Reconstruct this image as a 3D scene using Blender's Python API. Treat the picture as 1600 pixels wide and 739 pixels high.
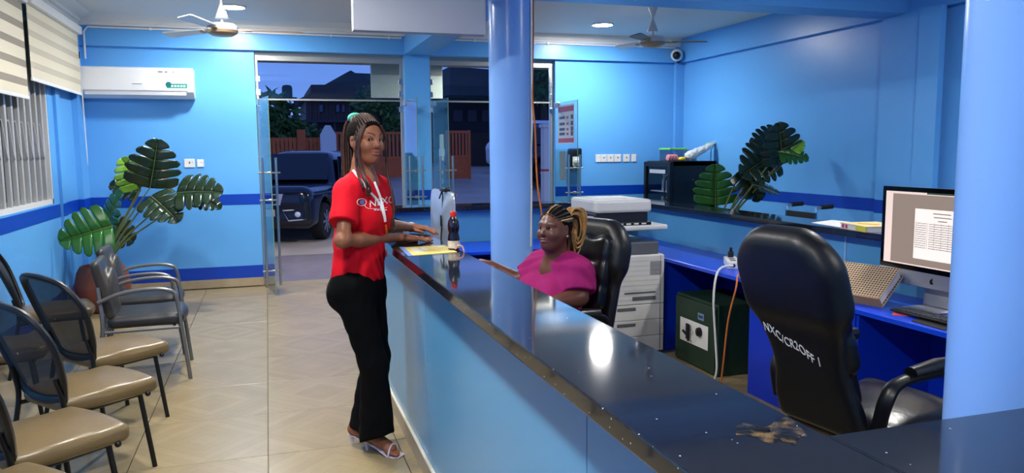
import bpy, bmesh, math, random
import numpy as np
from mathutils import Vector, Matrix
random.seed(7)
for o in list(bpy.data.objects): bpy.data.objects.remove(o, do_unlink=True)
SC = bpy.context.scene
COL = SC.collection
PI = math.pi
R = math.radians
# ------------------------------------------------------------------ camera
CAM_H = 1.62
def cam_axes(y, p, r):
    cy, sy, cp, sp = math.cos(y), math.sin(y), math.cos(p), math.sin(p)
    f = Vector((sy*cp, cy*cp, -sp)); rt = Vector((cy, -sy, 0)); u = rt.cross(f)
    return rt*math.cos(r)+u*math.sin(r), u*math.cos(r)-rt*math.sin(r), f
_r, _u, _f = cam_axes(R(17.572), R(6.411), R(-.467))
cd = bpy.data.cameras.new('camera'); cam = bpy.data.objects.new('camera', cd); COL.objects.link(cam)
cd.sensor_fit = 'HORIZONTAL'; cd.sensor_width = 36; cd.lens = 36*1198.7/1600; cd.clip_start = .02; cd.clip_end = 400
cam.matrix_world = Matrix(((_r.x, _u.x, -_f.x, 0), (_r.y, _u.y, -_f.y, 0), (_r.z, _u.z, -_f.z, CAM_H), (0, 0, 0, 1)))
SC.camera = cam
# ------------------------------------------------------------------ world: blue dusk
w = bpy.data.worlds.new('dusk_sky'); SC.world = w; w.use_nodes = True
nt = w.node_tree; bg = nt.nodes['Background']
tc = nt.nodes.new('ShaderNodeTexCoord'); sp = nt.nodes.new('ShaderNodeSeparateXYZ'); rp = nt.nodes.new('ShaderNodeValToRGB')
nt.links.new(tc.outputs['Generated'], sp.inputs[0]); nt.links.new(sp.outputs['Z'], rp.inputs[0]); nt.links.new(rp.outputs[0], bg.inputs[0])
rp.color_ramp.elements[0].position = 0.0; rp.color_ramp.elements[0].color = (.105, .19, .56, 1)
rp.color_ramp.elements[1].position = .6; rp.color_ramp.elements[1].color = (.05, .105, .38, 1)
bg.inputs[1].default_value = 2.1
# ------------------------------------------------------------------ view
vs = SC.view_settings; vs.view_transform = 'Standard'; vs.look = 'None'; vs.gamma = 1; vs.use_curve_mapping = False; vs.exposure = 0.0
SC.display_settings.display_device = 'sRGB'
LAMPS = [(-.28, 8.80), (4.00, 8.87), (-.28, 6.75), (-.28, 4.50), (-.28, 2.40), (4.00, 3.65), (4.00, .30), (-.28, .20)]
LAMP_W = 57
LAMP_K = {5: .7, 6: .7}
CEIL = 3.15

# ------------------------------------------------------------------ helpers
def srgb(h):
    if isinstance(h, str):
        h = h.lstrip('#'); c = [int(h[i:i+2], 16)/255 for i in (0, 2, 4)]
    else: c = [v/255 for v in h]
    return tuple(v/12.92 if v <= .04045 else ((v+.055)/1.055)**2.4 for v in c)+(1,)
MATS = {}
def mat(name, col='#808080', rough=.5, metal=0, spec=.5, noise=None, bump=None, coat=0, trans=0, ior=1.45, alpha=1, emit=None, estr=1, col2=None, attr=None, sheen=0):
    """noise=(scale, amount) mixes towards col2 (default: darker); bump=(scale, strength)"""
    if name in MATS: return MATS[name]
    m = bpy.data.materials.new(name); m.use_nodes = True; MATS[name] = m
    t = m.node_tree; b = t.nodes['Principled BSDF']; I = b.inputs
    c = srgb(col)
    I['Base Color'].default_value = c; I['Roughness'].default_value = rough; I['Metallic'].default_value = metal
    I['Specular IOR Level'].default_value = spec; I['IOR'].default_value = ior
    I['Coat Weight'].default_value = coat; I['Coat Roughness'].default_value = .08
    I['Transmission Weight'].default_value = trans; I['Alpha'].default_value = alpha
    I['Sheen Weight'].default_value = sheen
    if emit: I['Emission Color'].default_value = srgb(emit); I['Emission Strength'].default_value = estr
    if attr:
        a = t.nodes.new('ShaderNodeAttribute'); a.attribute_name = attr; t.links.new(a.outputs['Color'], I['Base Color'])
    if noise or bump:
        co = t.nodes.new('ShaderNodeTexCoord')
    if noise:
        n = t.nodes.new('ShaderNodeTexNoise'); n.inputs['Scale'].default_value = noise[0]; n.inputs['Detail'].default_value = 5
        t.links.new(co.outputs['Object'], n.inputs['Vector'])
        mx = t.nodes.new('ShaderNodeMix'); mx.data_type = 'RGBA'
        c2 = srgb(col2) if col2 else tuple(v*.55 for v in c[:3])+(1,)
        rr = t.nodes.new('ShaderNodeMapRange'); rr.inputs[1].default_value = .35; rr.inputs[2].default_value = .7; rr.inputs[4].default_value = noise[1]
        t.links.new(n.outputs['Fac'], rr.inputs[0]); t.links.new(rr.outputs[0], mx.inputs['Factor'])
        mx.inputs['A'].default_value = c; mx.inputs['B'].default_value = c2
        t.links.new(mx.outputs['Result'], I['Base Color'])
    if bump:
        n = t.nodes.new('ShaderNodeTexNoise'); n.inputs['Scale'].default_value = bump[0]; n.inputs['Detail'].default_value = 3
        t.links.new(co.outputs['Object'], n.inputs['Vector'])
        bp = t.nodes.new('ShaderNodeBump'); bp.inputs['Strength'].default_value = bump[1]; bp.inputs['Distance'].default_value = .01
        t.links.new(n.outputs['Fac'], bp.inputs['Height']); t.links.new(bp.outputs[0], I['Normal'])
    return m

class G:
    """geometry collector -> one mesh"""
    def __init__(s): s.v = []; s.f = []
    def add(s, v, f, M=None):
        o = len(s.v)
        s.v += [tuple(M @ Vector(p)) for p in v] if M is not None else [tuple(p) for p in v]
        s.f += [tuple(i+o for i in q) for q in f]; return s
    def box(s, x0, x1, y0, y1, z0, z1, bev=0, M=None, seg=2):
        v = [(x, y, z) for z in (z0, z1) for y in (y0, y1) for x in (x0, x1)]
        f = [(0, 2, 3, 1), (4, 5, 7, 6), (0, 1, 5, 4), (2, 6, 7, 3), (0, 4, 6, 2), (1, 3, 7, 5)]
        if bev:
            bm = bmesh.new(); vs_ = [bm.verts.new(p) for p in v]
            for q in f: bm.faces.new([vs_[i] for i in q])
            bmesh.ops.bevel(bm, geom=list(bm.edges), offset=bev, segments=seg, profile=.5, affect='EDGES')
            bm.verts.ensure_lookup_table(); bm.verts.index_update()
            v = [tuple(p.co) for p in bm.verts]; f = [tuple(p.index for p in q.verts) for q in bm.faces]; bm.free()
        return s.add(v, f, M)
    def tube(s, pts, r, n=8, cap=True, sx=1, M=None, closed=False):
        P = [Vector(p) for p in pts]; L = len(P); rr = r if hasattr(r, '__len__') else [r]*L
        v = []; f = []; up = None
        for i in range(L):
            a = P[i-1] if (i or closed) else P[i]; b = P[(i+1) % L] if (i < L-1 or closed) else P[i]
            t = (b-a); t = t.normalized() if t.length > 1e-9 else Vector((0, 0, 1))
            if up is None:
                up = Vector((0, 0, 1)) if abs(t.z) < .9 else Vector((1, 0, 0))
            u = (up - t*up.dot(t)).normalized(); w_ = t.cross(u); up = u
            for k in range(n):
                an = 2*PI*(k+.5)/n; v.append(P[i]+u*(math.cos(an)*rr[i])+w_*(math.sin(an)*rr[i]*sx))
        for i in range(L if closed else L-1):
            j = (i+1) % L
            for k in range(n):
                k2 = (k+1) % n; f.append((i*n+k, i*n+k2, j*n+k2, j*n+k))
        if cap and not closed: f.append(tuple(range(n-1, -1, -1))); f.append(tuple((L-1)*n+k for k in range(n)))
        return s.add(v, f, M)
    def lathe(s, prof, n=24, c=(0, 0, 0), M=None):
        v = []; f = []
        for r, z in prof:
            for k in range(n): a = 2*PI*k/n; v.append((c[0]+r*math.cos(a), c[1]+r*math.sin(a), c[2]+z))
        for i in range(len(prof)-1):
            for k in range(n): k2 = (k+1) % n; f.append((i*n+k, i*n+k2, (i+1)*n+k2, (i+1)*n+k))
        f.append(tuple(range(n-1, -1, -1))); f.append(tuple((len(prof)-1)*n+k for k in range(n)))
        return s.add(v, f, M)
    def prism(s, poly, z0, z1, M=None):
        n = len(poly); v = [(x, y, z0) for x, y in poly]+[(x, y, z1) for x, y in poly]
        f = [tuple(range(n-1, -1, -1)), tuple(range(n, 2*n))]+[(i, (i+1) % n, n+(i+1) % n, n+i) for i in range(n)]
        return s.add(v, f, M)
    def grid(s, rows, M=None, wrap=False):
        n = len(rows[0]); v = [p for r_ in rows for p in r_]; f = []
        for i in range(len(rows)-1):
            for k in range(n if wrap else n-1):
                k2 = (k+1) % n; f.append((i*n+k, i*n+k2, (i+1)*n+k2, (i+1)*n+k))
        return s.add(v, f, M)
    def sphere(s, c, r, n=14, m=9, M=None):
        rx, ry, rz = r if hasattr(r, '__len__') else (r, r, r)
        v = [(c[0], c[1], c[2]-rz)]; f = []
        for i in range(1, m):
            t = -PI/2+PI*i/m
            for k in range(n): a = 2*PI*k/n; v.append((c[0]+rx*math.cos(t)*math.cos(a), c[1]+ry*math.cos(t)*math.sin(a), c[2]+rz*math.sin(t)))
        v.append((c[0], c[1], c[2]+rz)); T = len(v)-1
        for k in range(n):
            k2 = (k+1) % n; f.append((0, 1+k2, 1+k)); f.append((T, T-n+k, T-n+k2))
            for i in range(m-2): f.append((1+i*n+k, 1+i*n+k2, 1+(i+1)*n+k2, 1+(i+1)*n+k))
        return s.add(v, f, M)

def set_smooth(me, angle=None):
    me.polygons.foreach_set('use_smooth', [True]*len(me.polygons))
    if angle:
        try: me.set_sharp_from_angle(angle=R(angle))
        except Exception: pass
def obj(name, g, m, parent=None, smooth=True, label=None, loc=None, rot=None, sub=0, bevel=0, solid=0):
    me = bpy.data.meshes.new(name); me.from_pydata([tuple(p) for p in g.v], [], g.f); me.update()
    if smooth: set_smooth(me, 38)
    return link(name, me, m, parent, label, loc, rot, sub, bevel, solid)
def link(name, me, m, parent=None, label=None, loc=None, rot=None, sub=0, bevel=0, solid=0):
    o = bpy.data.objects.new(name, me); COL.objects.link(o)
    if m is not None and not me.materials: me.materials.append(m)
    if parent: o.parent = parent
    if label: o['label'] = label
    if loc: o.location = loc
    if rot: o.rotation_euler = rot
    if solid: k = o.modifiers.new('solid', 'SOLIDIFY'); k.thickness = solid; k.offset = 0
    if bevel: k = o.modifiers.new('bevel', 'BEVEL'); k.width = bevel; k.segments = 2; k.limit_method = 'ANGLE'
    if sub: k = o.modifiers.new('sub', 'SUBSURF'); k.levels = sub; k.render_levels = sub
    return o
def thing(name, label, cat, loc=(0, 0, 0), rz=0, group=None):
    o = bpy.data.objects.new(name, None); COL.objects.link(o); o.empty_display_size = .1
    o.location = loc; o.rotation_euler = (0, 0, rz); return tag(o, label, cat, group)
def tag(o, label, cat, group=None):
    o['label'] = label; o['category'] = cat
    if group: o['group'] = group
    return o
def struct(o): o['kind'] = 'structure'; return o
def sobj(name, g, m, **k): return struct(obj(name, g, m, **k))
def copy_tree(o, parent=None):
    c = o.copy(); COL.objects.link(c)
    if parent: c.parent = parent
    for ch in list(o.children): copy_tree(ch, c)
    return c
def RZ(a, loc=(0, 0, 0)): return Matrix.Translation(loc) @ Matrix.Rotation(a, 4, 'Z')
def frame(o, x, y, z):
    o, x, y, z = Vector(o), Vector(x), Vector(y), Vector(z)
    return Matrix(((x.x, y.x, z.x, o.x), (x.y, y.y, z.y, o.y), (x.z, y.z, z.z, o.z), (0, 0, 0, 1)))
def text_geo(txt, size, extrude=0.0, align='CENTER', shear=0):
    cu = bpy.data.curves.new('t', 'FONT'); cu.body = txt; cu.size = size; cu.extrude = extrude; cu.align_x = align; cu.align_y = 'CENTER'; cu.resolution_u = 3; cu.shear = shear
    o = bpy.data.objects.new('t', cu); COL.objects.link(o); bpy.context.view_layer.update()
    me = bpy.data.meshes.new_from_object(o.evaluated_get(bpy.context.evaluated_depsgraph_get()))
    g = G(); g.add([tuple(v.co) for v in me.vertices], [tuple(p.vertices) for p in me.polygons])
    bpy.data.objects.remove(o); bpy.data.curves.remove(cu); bpy.data.meshes.remove(me); return g
def arc(c, r, a0, a1, n, ax='xz'):
    out = []
    for i in range(n+1):
        a = a0+(a1-a0)*i/n; p, q = r*math.cos(a), r*math.sin(a)
        out.append({'xz': (c[0]+p, c[1], c[2]+q), 'xy': (c[0]+p, c[1]+q, c[2]), 'yz': (c[0], c[1]+p, c[2]+q)}[ax])
    return out
def bez(pts, n=20):
    """Catmull-Rom through pts"""
    P = [Vector(p) for p in pts]; P = [P[0]*2-P[1]]+P+[P[-1]*2-P[-2]]; out = []
    for i in range(1, len(P)-2):
        for k in range(n):
            t = k/n; a, b, c, d = P[i-1], P[i], P[i+1], P[i+2]
            out.append(.5*((2*b)+(c-a)*t+(2*a-5*b+4*c-d)*t*t+(3*b-a-3*c+d)*t**3))
    out.append(P[-2]); return out

# ------------------------------------------------------------------ shared materials
WALL = mat('wall_blue_paint', (96, 170, 236), .32, spec=.45, noise=(1.3, .12), col2=(88, 162, 230), bump=(35, .06))
STRIPE = mat('stripe_royal_blue', (0, 62, 178), .35, noise=(3, .2), col2=(0, 54, 165))
CEILM = mat('ceiling_white', (212, 214, 214), .6)
WHITE = mat('white_plastic', (232, 233, 234), .35)
WHITEM = mat('white_moulding', (230, 228, 224), .45)
BLACKP = mat('black_plastic', (14, 15, 17), .38)
DARKGREY = mat('dark_grey_plastic', (58, 60, 66), .45)
STEEL = mat('brushed_steel', (190, 192, 194), .28, 1)
CHROME = mat('chrome', (215, 217, 220), .12, 1)
COLM = mat('column_blue_paint', (130, 178, 242), .25, spec=.5, noise=(2, .1), col2=(124, 172, 238), bump=(25, .04))
PANEL = mat('counter_light_blue_laminate', (82, 152, 194), .26, noise=(2, .08), col2=(77, 145, 187))
DESKM = mat('desk_royal_blue', (8, 68, 214), .28)
DESKD = mat('desk_panel_blue', (4, 50, 190), .35)
SKIRT = mat('skirting_tile_beige', (178, 160, 128), .35, noise=(9, .4), col2=(150, 132, 100))
def granite():
    m = mat('black_granite', (13, 15, 20), .055, spec=.55, coat=.3)
    t = m.node_tree; b = t.nodes['Principled BSDF']; co = t.nodes.new('ShaderNodeTexCoord')
    vo = t.nodes.new('ShaderNodeTexVoronoi'); vo.inputs['Scale'].default_value = 42; t.links.new(co.outputs['Object'], vo.inputs['Vector'])
    lt = t.nodes.new('ShaderNodeMath'); lt.operation = 'LESS_THAN'; lt.inputs[1].default_value = .085; t.links.new(vo.outputs['Distance'], lt.inputs[0])
    sx = t.nodes.new('ShaderNodeSeparateColor'); t.links.new(vo.outputs['Color'], sx.inputs[0])
    gt = t.nodes.new('ShaderNodeMath'); gt.operation = 'GREATER_THAN'; gt.inputs[1].default_value = .74; t.links.new(sx.outputs[0], gt.inputs[0])
    mu = t.nodes.new('ShaderNodeMath'); mu.operation = 'MULTIPLY'; t.links.new(lt.outputs[0], mu.inputs[0]); t.links.new(gt.outputs[0], mu.inputs[1])
    n = t.nodes.new('ShaderNodeTexNoise'); n.inputs['Scale'].default_value = 160; t.links.new(co.outputs['Object'], n.inputs['Vector'])
    mx0 = t.nodes.new('ShaderNodeMix'); mx0.data_type = 'RGBA'; mx0.inputs['A'].default_value = srgb((10, 12, 17)); mx0.inputs['B'].default_value = srgb((40, 44, 52)); t.links.new(n.outputs['Fac'], mx0.inputs['Factor'])
    mx = t.nodes.new('ShaderNodeMix'); mx.data_type = 'RGBA'; mx.inputs['B'].default_value = srgb((190, 195, 205))
    t.links.new(mx0.outputs['Result'], mx.inputs['A']); t.links.new(mu.outputs[0], mx.inputs['Factor']); t.links.new(mx.outputs['Result'], b.inputs['Base Color'])
    return m
GRAN = granite()
def glass_mat(name, col, rough=0.0):
    m = bpy.data.materials.new(name); m.use_nodes = True; t = m.node_tree; t.nodes.clear()
    out = t.nodes.new('ShaderNodeOutputMaterial'); mx = t.nodes.new('ShaderNodeMixShader')
    lw = t.nodes.new('ShaderNodeLayerWeight'); pw = t.nodes.new('ShaderNodeMath'); pw.operation = 'POWER'; pw.inputs[1].default_value = 5; t.links.new(lw.outputs['Facing'], pw.inputs[0])
    fr = t.nodes.new('ShaderNodeMath'); fr.operation = 'MULTIPLY_ADD'; fr.inputs[1].default_value = .95; fr.inputs[2].default_value = .035; t.links.new(pw.outputs[0], fr.inputs[0])
    tr = t.nodes.new('ShaderNodeBsdfTransparent'); tr.inputs[0].default_value = srgb(col)
    gl = t.nodes.new('ShaderNodeBsdfGlossy'); gl.inputs['Roughness'].default_value = rough
    t.links.new(fr.outputs[0], mx.inputs[0]); t.links.new(tr.outputs[0], mx.inputs[1]); t.links.new(gl.outputs[0], mx.inputs[2]); t.links.new(mx.outputs[0], out.inputs[0])
    return m
GLASS = glass_mat('clear_door_glass', (238, 245, 242))
GLASSE = mat('glass_edge_green', (120, 160, 150), .2)

# ------------------------------------------------------------------ room shell
YB, XL, XR, YF = 9.80, -2.0, 5.65, -1.6
BEAM = 2.82
g = G(); g.box(XL-.3, XR+.3, YF-.3, YB+.25, -.12, -.012)
floor = sobj('floor', g, mat('floor_grout', (128, 116, 96), .8))
def floor_mat():
    m = mat('floor_tile_beige', (196, 180, 148), .27, spec=.45)
    t = m.node_tree; b = t.nodes['Principled BSDF']; co = t.nodes.new('ShaderNodeTexCoord'); oi = t.nodes.new('ShaderNodeObjectInfo')
    ab = t.nodes.new('ShaderNodeVectorMath'); ab.operation = 'ABSOLUTE'; t.links.new(co.outputs['Object'], ab.inputs[0])
    sx = t.nodes.new('ShaderNodeSeparateXYZ'); t.links.new(ab.outputs[0], sx.inputs[0])
    ad = t.nodes.new('ShaderNodeMath'); ad.operation = 'ADD'; t.links.new(sx.outputs[0], ad.inputs[0]); t.links.new(sx.outputs[1], ad.inputs[1])
    fr = t.nodes.new('ShaderNodeMath'); fr.operation = 'MULTIPLY'; fr.inputs[1].default_value = 11.6; t.links.new(ad.outputs[0], fr.inputs[0])
    fl = t.nodes.new('ShaderNodeMath'); fl.operation = 'FLOOR'; t.links.new(fr.outputs[0], fl.inputs[0])
    fc = t.nodes.new('ShaderNodeMath'); fc.operation = 'FRACT'; t.links.new(fr.outputs[0], fc.inputs[0])
    wn = t.nodes.new('ShaderNodeTexWhiteNoise'); wn.noise_dimensions = '2D'
    cb = t.nodes.new('ShaderNodeCombineXYZ'); t.links.new(fl.outputs[0], cb.inputs[0]); t.links.new(oi.outputs['Random'], cb.inputs[1]); t.links.new(cb.outputs[0], wn.inputs['Vector'])
    n = t.nodes.new('ShaderNodeTexNoise'); n.inputs['Scale'].default_value = 7; n.inputs['Detail'].default_value = 6; n.noise_dimensions = '4D'
    t.links.new(co.outputs['Object'], n.inputs['Vector']); t.links.new(oi.outputs['Random'], n.inputs['W'])
    l = t.nodes.new('ShaderNodeMath'); l.operation = 'LESS_THAN'; l.inputs[1].default_value = .05; t.links.new(fc.outputs[0], l.inputs[0])
    a1 = t.nodes.new('ShaderNodeMath'); a1.operation = 'MULTIPLY_ADD'; a1.inputs[1].default_value = .45; t.links.new(wn.outputs['Value'], a1.inputs[0]); 
    n2 = t.nodes.new('ShaderNodeMath'); n2.operation = 'MULTIPLY'; n2.inputs[1].default_value = .6; t.links.new(n.outputs['Fac'], n2.inputs[0]); t.links.new(n2.outputs[0], a1.inputs[2])
    mx = t.nodes.new('ShaderNodeMix'); mx.data_type = 'RGBA'; mx.inputs['A'].default_value = srgb((138, 121, 86)); mx.inputs['B'].default_value = srgb((160, 143, 107)); t.links.new(a1.outputs[0], mx.inputs['Factor'])
    mx2 = t.nodes.new('ShaderNodeMix'); mx2.data_type = 'RGBA'; mx2.inputs['B'].default_value = srgb((114, 98, 68)); t.links.new(mx.outputs['Result'], mx2.inputs['A'])
    ml = t.nodes.new('ShaderNodeMath'); ml.operation = 'MULTIPLY'; ml.inputs[1].default_value = .35; t.links.new(l.outputs[0], ml.inputs[0]); t.links.new(ml.outputs[0], mx2.inputs['Factor'])
    t.links.new(mx2.outputs['Result'], b.inputs['Base Color'])
    return m
TS = .69
g = G(); hh = TS/2-.002; g.box(-hh, hh, -hh, hh, -.012, 0, bev=.0015, seg=1)
me = None; FT = floor_mat()
xs = [-.06+TS*(i+.5) for i in range(-3, 9)]; ys = [4.19+TS*(j+.5) for j in range(-6, 8)]
for x in xs:
    for y in ys:
        if me is None: o = obj('floor_tile', g, FT, floor, smooth=False); me = o.data
        else: o = link('floor_tile', me, None, floor)
        o.location = (x, y, 0); o.rotation_euler = (0, 0, random.choice((0, PI/2)))
# walls with openings
DOORS = [(-.10, 1.69), (2.01, 3.73)]
g = G()
for a, b in ((XL-.3, -.10), (1.69, 2.01), (3.73, XR+.3)): g.box(a, b, YB, YB+.25, 0, CEIL)
for a, b in DOORS: g.box(a, b, YB, YB+.25, BEAM, CEIL)
sobj('wall_back', g, WALL, smooth=False)
WY0, WY1, WZ0, WZ1 = 5.2, 8.50, 1.14, 2.88
g = G()
g.box(XL-.25, XL, YF, WY0, 0, CEIL); g.box(XL-.25, XL, WY1, YB, 0, CEIL); g.box(XL-.25, XL, WY0, WY1, 0, WZ0); g.box(XL-.25, XL, WY0, WY1, WZ1, CEIL)
sobj('wall_left', g, WALL, smooth=False)
g = G(); g.box(XR, XR+.25, YF, YB, 0, CEIL); sobj('wall_right', g, WALL, smooth=False)
g = G(); g.box(XL-.25, XR+.25, YF-.25, YF, 0, CEIL); sobj('wall_front', g, WALL, smooth=False)
g = G(); g.box(XL-.3, XR+.3, YF-.3, YB+.25, CEIL, CEIL+.15); sobj('ceiling', g, CEILM, smooth=False)
# pilasters and beams
g = G(); g.box(XL, XL+.06, YB-.32, YB, 0, CEIL); g.box(XL, XL+.03, YB-1.1, YB-.95, 0, BEAM); sobj('trim_1', g, WALL, smooth=False)
g = G(); g.box(XR-.13, XR, YB-.06, YB, 0, BEAM); sobj('trim_2', g, WALL, smooth=False)
g = G(); g.box(XR-.10, XR, 5.48, 5.97, 0, BEAM); g.box(XR-.16, XR-.10, 5.25, 5.48, 0, BEAM); sobj('trim_3', g, WALL, smooth=False)
g = G(); g.box(1.69, 2.01, YB-.05, YB, 0, BEAM); sobj('trim_4', g, WALL, smooth=False)
def beam(n, x0, x1, y0, y1):
    g = G(); g.box(x0, x1, y0, y1, BEAM, CEIL); o = sobj('trim_%d' % n, g, WALL, smooth=False); return o
beam(5, XL, XR, YB-.06, YB); beam(6, XR-.07, XR, YF, YB-.06); beam(7, XL, XL+.05, YF, YB-.06)
beam(8, 1.69, 2.01, YF, YB-.06); beam(9, XL+.05, 1.69, 5.69, 6.01); beam(10, 2.01, XR-.07, 5.69, 6.01); beam(11, 2.01, XR-.07, 1.30, 1.62); beam(12, XL+.05, 1.69, 1.30, 1.62)
# stripes and skirtings
def band(n, z0, z1, m, d):
    g = G()
    g.box(XL+.06, -.10, YB-d, YB, z0, z1); g.box(3.73, XR-.13, YB-d, YB, z0, z1); g.box(1.69-d, 2.01+d, YB-.05-d, YB-.05, z0, z1)
    g.box(XR-.13, XR-.1301+.13, YB-.06-d, YB-.06, z0, z1)
    g.box(XL, XL+d, YF, YB-1.1, z0, z1); g.box(XL+.03, XL+.03+d, YB-1.1-d, YB-.95, z0, z1); g.box(XL, XL+d, YB-.95, YB-.32, z0, z1); g.box(XL, XL+.06+d, YB-.32-d, YB-d, z0, z1)
    g.box(XR-d, XR, 5.97, YB-.06, z0, z1); g.box(XR-.1-d, XR-.1, 5.48, 5.97+d, z0, z1); g.box(XR-d, XR, YF, 5.25, z0, z1)
    return sobj(n, g, m, smooth=False)
band('trim_13', .995, 1.122, STRIPE, .003)
band('trim_14', .10, .25, STRIPE, .003)
band('baseboard_back', 0, .10, SKIRT, .012)
# cornice: white stepped moulding round the lobby bay
CORN = [(0, 0), (.02, 0), (.03, .025), (.05, .03), (.06, .06), (.10, .075), (.16, .10), (.18, .11), (0, .11)]
g = G()
z = CEIL-.11
def corn_run(g, a, b, inn):   # along a->b, profile grows towards inn
    a, b, inn = Vector(a), Vector(b), Vector(inn); n = len(CORN)
    v = [a+inn*p+Vector((0, 0, q)) for p, q in CORN]+[b+inn*p+Vector((0, 0, q)) for p, q in CORN]
    g.add(v, [(i, (i+1) % n, n+(i+1) % n, n+i) for i in range(n)]+[tuple(range(n)), tuple(range(2*n-1, n-1, -1))])
corn_run(g, (XL+.05, YB-.06, z), (1.69, YB-.06, z), (0, -1, 0))
corn_run(g, (XL+.05, 6.01, z), (XL+.05, YB-.06, z), (1, 0, 0))
corn_run(g, (1.69, YB-.06, z), (1.69, 6.01, z), (-1, 0, 0))
corn_run(g, (2.01, YB-.06, z), (XR-.07, YB-.06, z), (0, -.25, 0))
sobj('trim_15', g, WHITEM, smooth=False)
# round columns
for i, (cx, cy) in enumerate(((1.85, 5.85), (1.85, 1.46))):
    g = G(); g.lathe([(.17, 0), (.17, BEAM)], 48, (cx, cy, 0))
    o = tag(obj('round_column', g, COLM), ['round glossy blue column between the two women', 'blue column at the right edge beside the computer screen'][i], 'column'); o['kind'] = 'structure'
# hanging white panel
g = G(); g.box(.605, 1.555, 5.50, 5.60, 2.455, 2.80, bev=.004)
o = tag(obj('hanging_panel', g, mat('panel_white', (172, 176, 184), .3), smooth=False), 'plain white box panel hanging from the ceiling left of the round column', 'panel')
for x in (.8, 1.36): g = G(); g.tube([(x, 5.55, 2.79), (x, 5.55, CEIL)], .008); obj('hanger_rod', g, STEEL, o)
# ------------------------------------------------------------------ counters
CT = 1.11; CB = 1.066
g = G(); g.box(.715, .86, .30, 7.16, .085, CB); front_base = tag(obj('front_counter', g, DESKD, smooth=False), 'light blue panelled front counter under the long black granite top', 'counter')
for i, (a, b) in enumerate(((.30, 1.63), (1.634, 3.628), (3.632, 5.4), (5.404, 7.16))):
    g = G(); g.box(.70, .715, a, b, .10, CB, bev=.001, seg=1); obj('front_panel', g, PANEL, front_base, smooth=False)
g = G(); g.box(.685, .86, .30, 7.16, 0, .092); obj('skirting', g, SKIRT, front_base, smooth=False)
g = G(); g.box(.683, .70, .30, 7.16, .092, .105, bev=.003); obj('trim_strip', g, mat('cream_trim', (226, 218, 196), .4), front_base, smooth=False)
g = G(); g.box(.86, .875, .30, 7.0, .78, CB); obj('inner_panel', g, PANEL, front_base, smooth=False)
g = G(); g.box(.86, 3.5, 7.02, 7.16, 0, CB); o = tag(obj('back_counter', g, PANEL, smooth=False), 'light blue low back wall of the reception under a black sill', 'counter')
g = G(); g.box(3.53, 3.70, .9, 7.16, 0, CB); o = tag(obj('side_counter', g, PANEL, smooth=False), 'light blue low side wall of the reception on the right', 'counter')
g = G(); g.box(3.524, 3.53, 4.02, 4.028, .78, CB); obj('joint_strip', g, mat('pale_seam', (170, 200, 220), .4), o, smooth=False)
g = G(); g.box(.88, 2.3, .45, .95, 0, CB); tag(obj('return_counter', g, PANEL, smooth=False), 'near return counter body at the bottom right corner', 'counter')
def slab(name, label, polys):
    e = None
    for i, p in enumerate(polys):
        g = G(); g.prism(p, CB, CT); o = obj(name if i == 0 else 'slab_section', g, GRAN, e, smooth=False, bevel=.004)
        if e is None: e = tag(o, label, 'countertop')
    return e
slab('granite_top', 'long glossy black granite top running along the front counter', [[(.615, .25), (.932, .25), (.932, 3.69), (.615, 3.69)], [(.615, 3.693), (.932, 3.693), (.932, 6.90), (.932, 7.24), (.615, 7.24)]])
slab('granite_top', 'black granite top of the near return counter in the bottom right corner', [[(.935, .25), (2.4, .25), (2.4, 1.09), (.935, 1.09)]])
slab('granite_top', 'black granite sill on the back wall of the reception', [[(.935, 6.92), (3.74, 6.92), (3.74, 7.24), (.935, 7.24)]])
slab('granite_top', 'black granite sill on the right side wall of the reception', [[(3.43, .9), (3.74, .9), (3.74, 6.917), (3.43, 6.917)]])
# ------------------------------------------------------------------ ceiling lamps
LAMPE = mat('lamp_glow', '#ffffff', .5, emit=(255, 250, 240), estr=22)
for i, (x, y) in enumerate(LAMPS):
    lab = ['round recessed ceiling light above the ceiling fan near the air conditioner', 'round recessed ceiling light between the blue column and the far ceiling fan'][i] if i < 2 else None
    e = thing('ceiling_light', lab or ['round recessed ceiling light over the grey armchairs', 'round recessed ceiling light over the standing woman', 'round recessed ceiling light over the nearest waiting chairs', 'round recessed ceiling light over the desk with the power strip', 'round recessed ceiling light near the right wall beside the camera', 'round recessed ceiling light in the lobby beside the camera'][i-2], 'lamp', (x, y, CEIL), group='recessed ceiling lights')
    g = G(); g.lathe([(.14, 0), (.14, -.012), (.12, -.014), (.12, 0)], 28); obj('rim', g, WHITE, e)
    g = G(); g.lathe([(.0, -.0125), (.121, -.0125)], 28); o = obj('diffuser', g, LAMPE, e)
    ld = bpy.data.lights.new('ceiling_light_glow', 'AREA'); ld.shape = 'DISK'; ld.size = .23; ld.energy = LAMP_W*LAMP_K.get(i, 1); ld.color = (1, .97, .93)
    lo = bpy.data.objects.new('ceiling_light_glow', ld); COL.objects.link(lo); lo.parent = e; lo.location = (0, 0, -.02)
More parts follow.
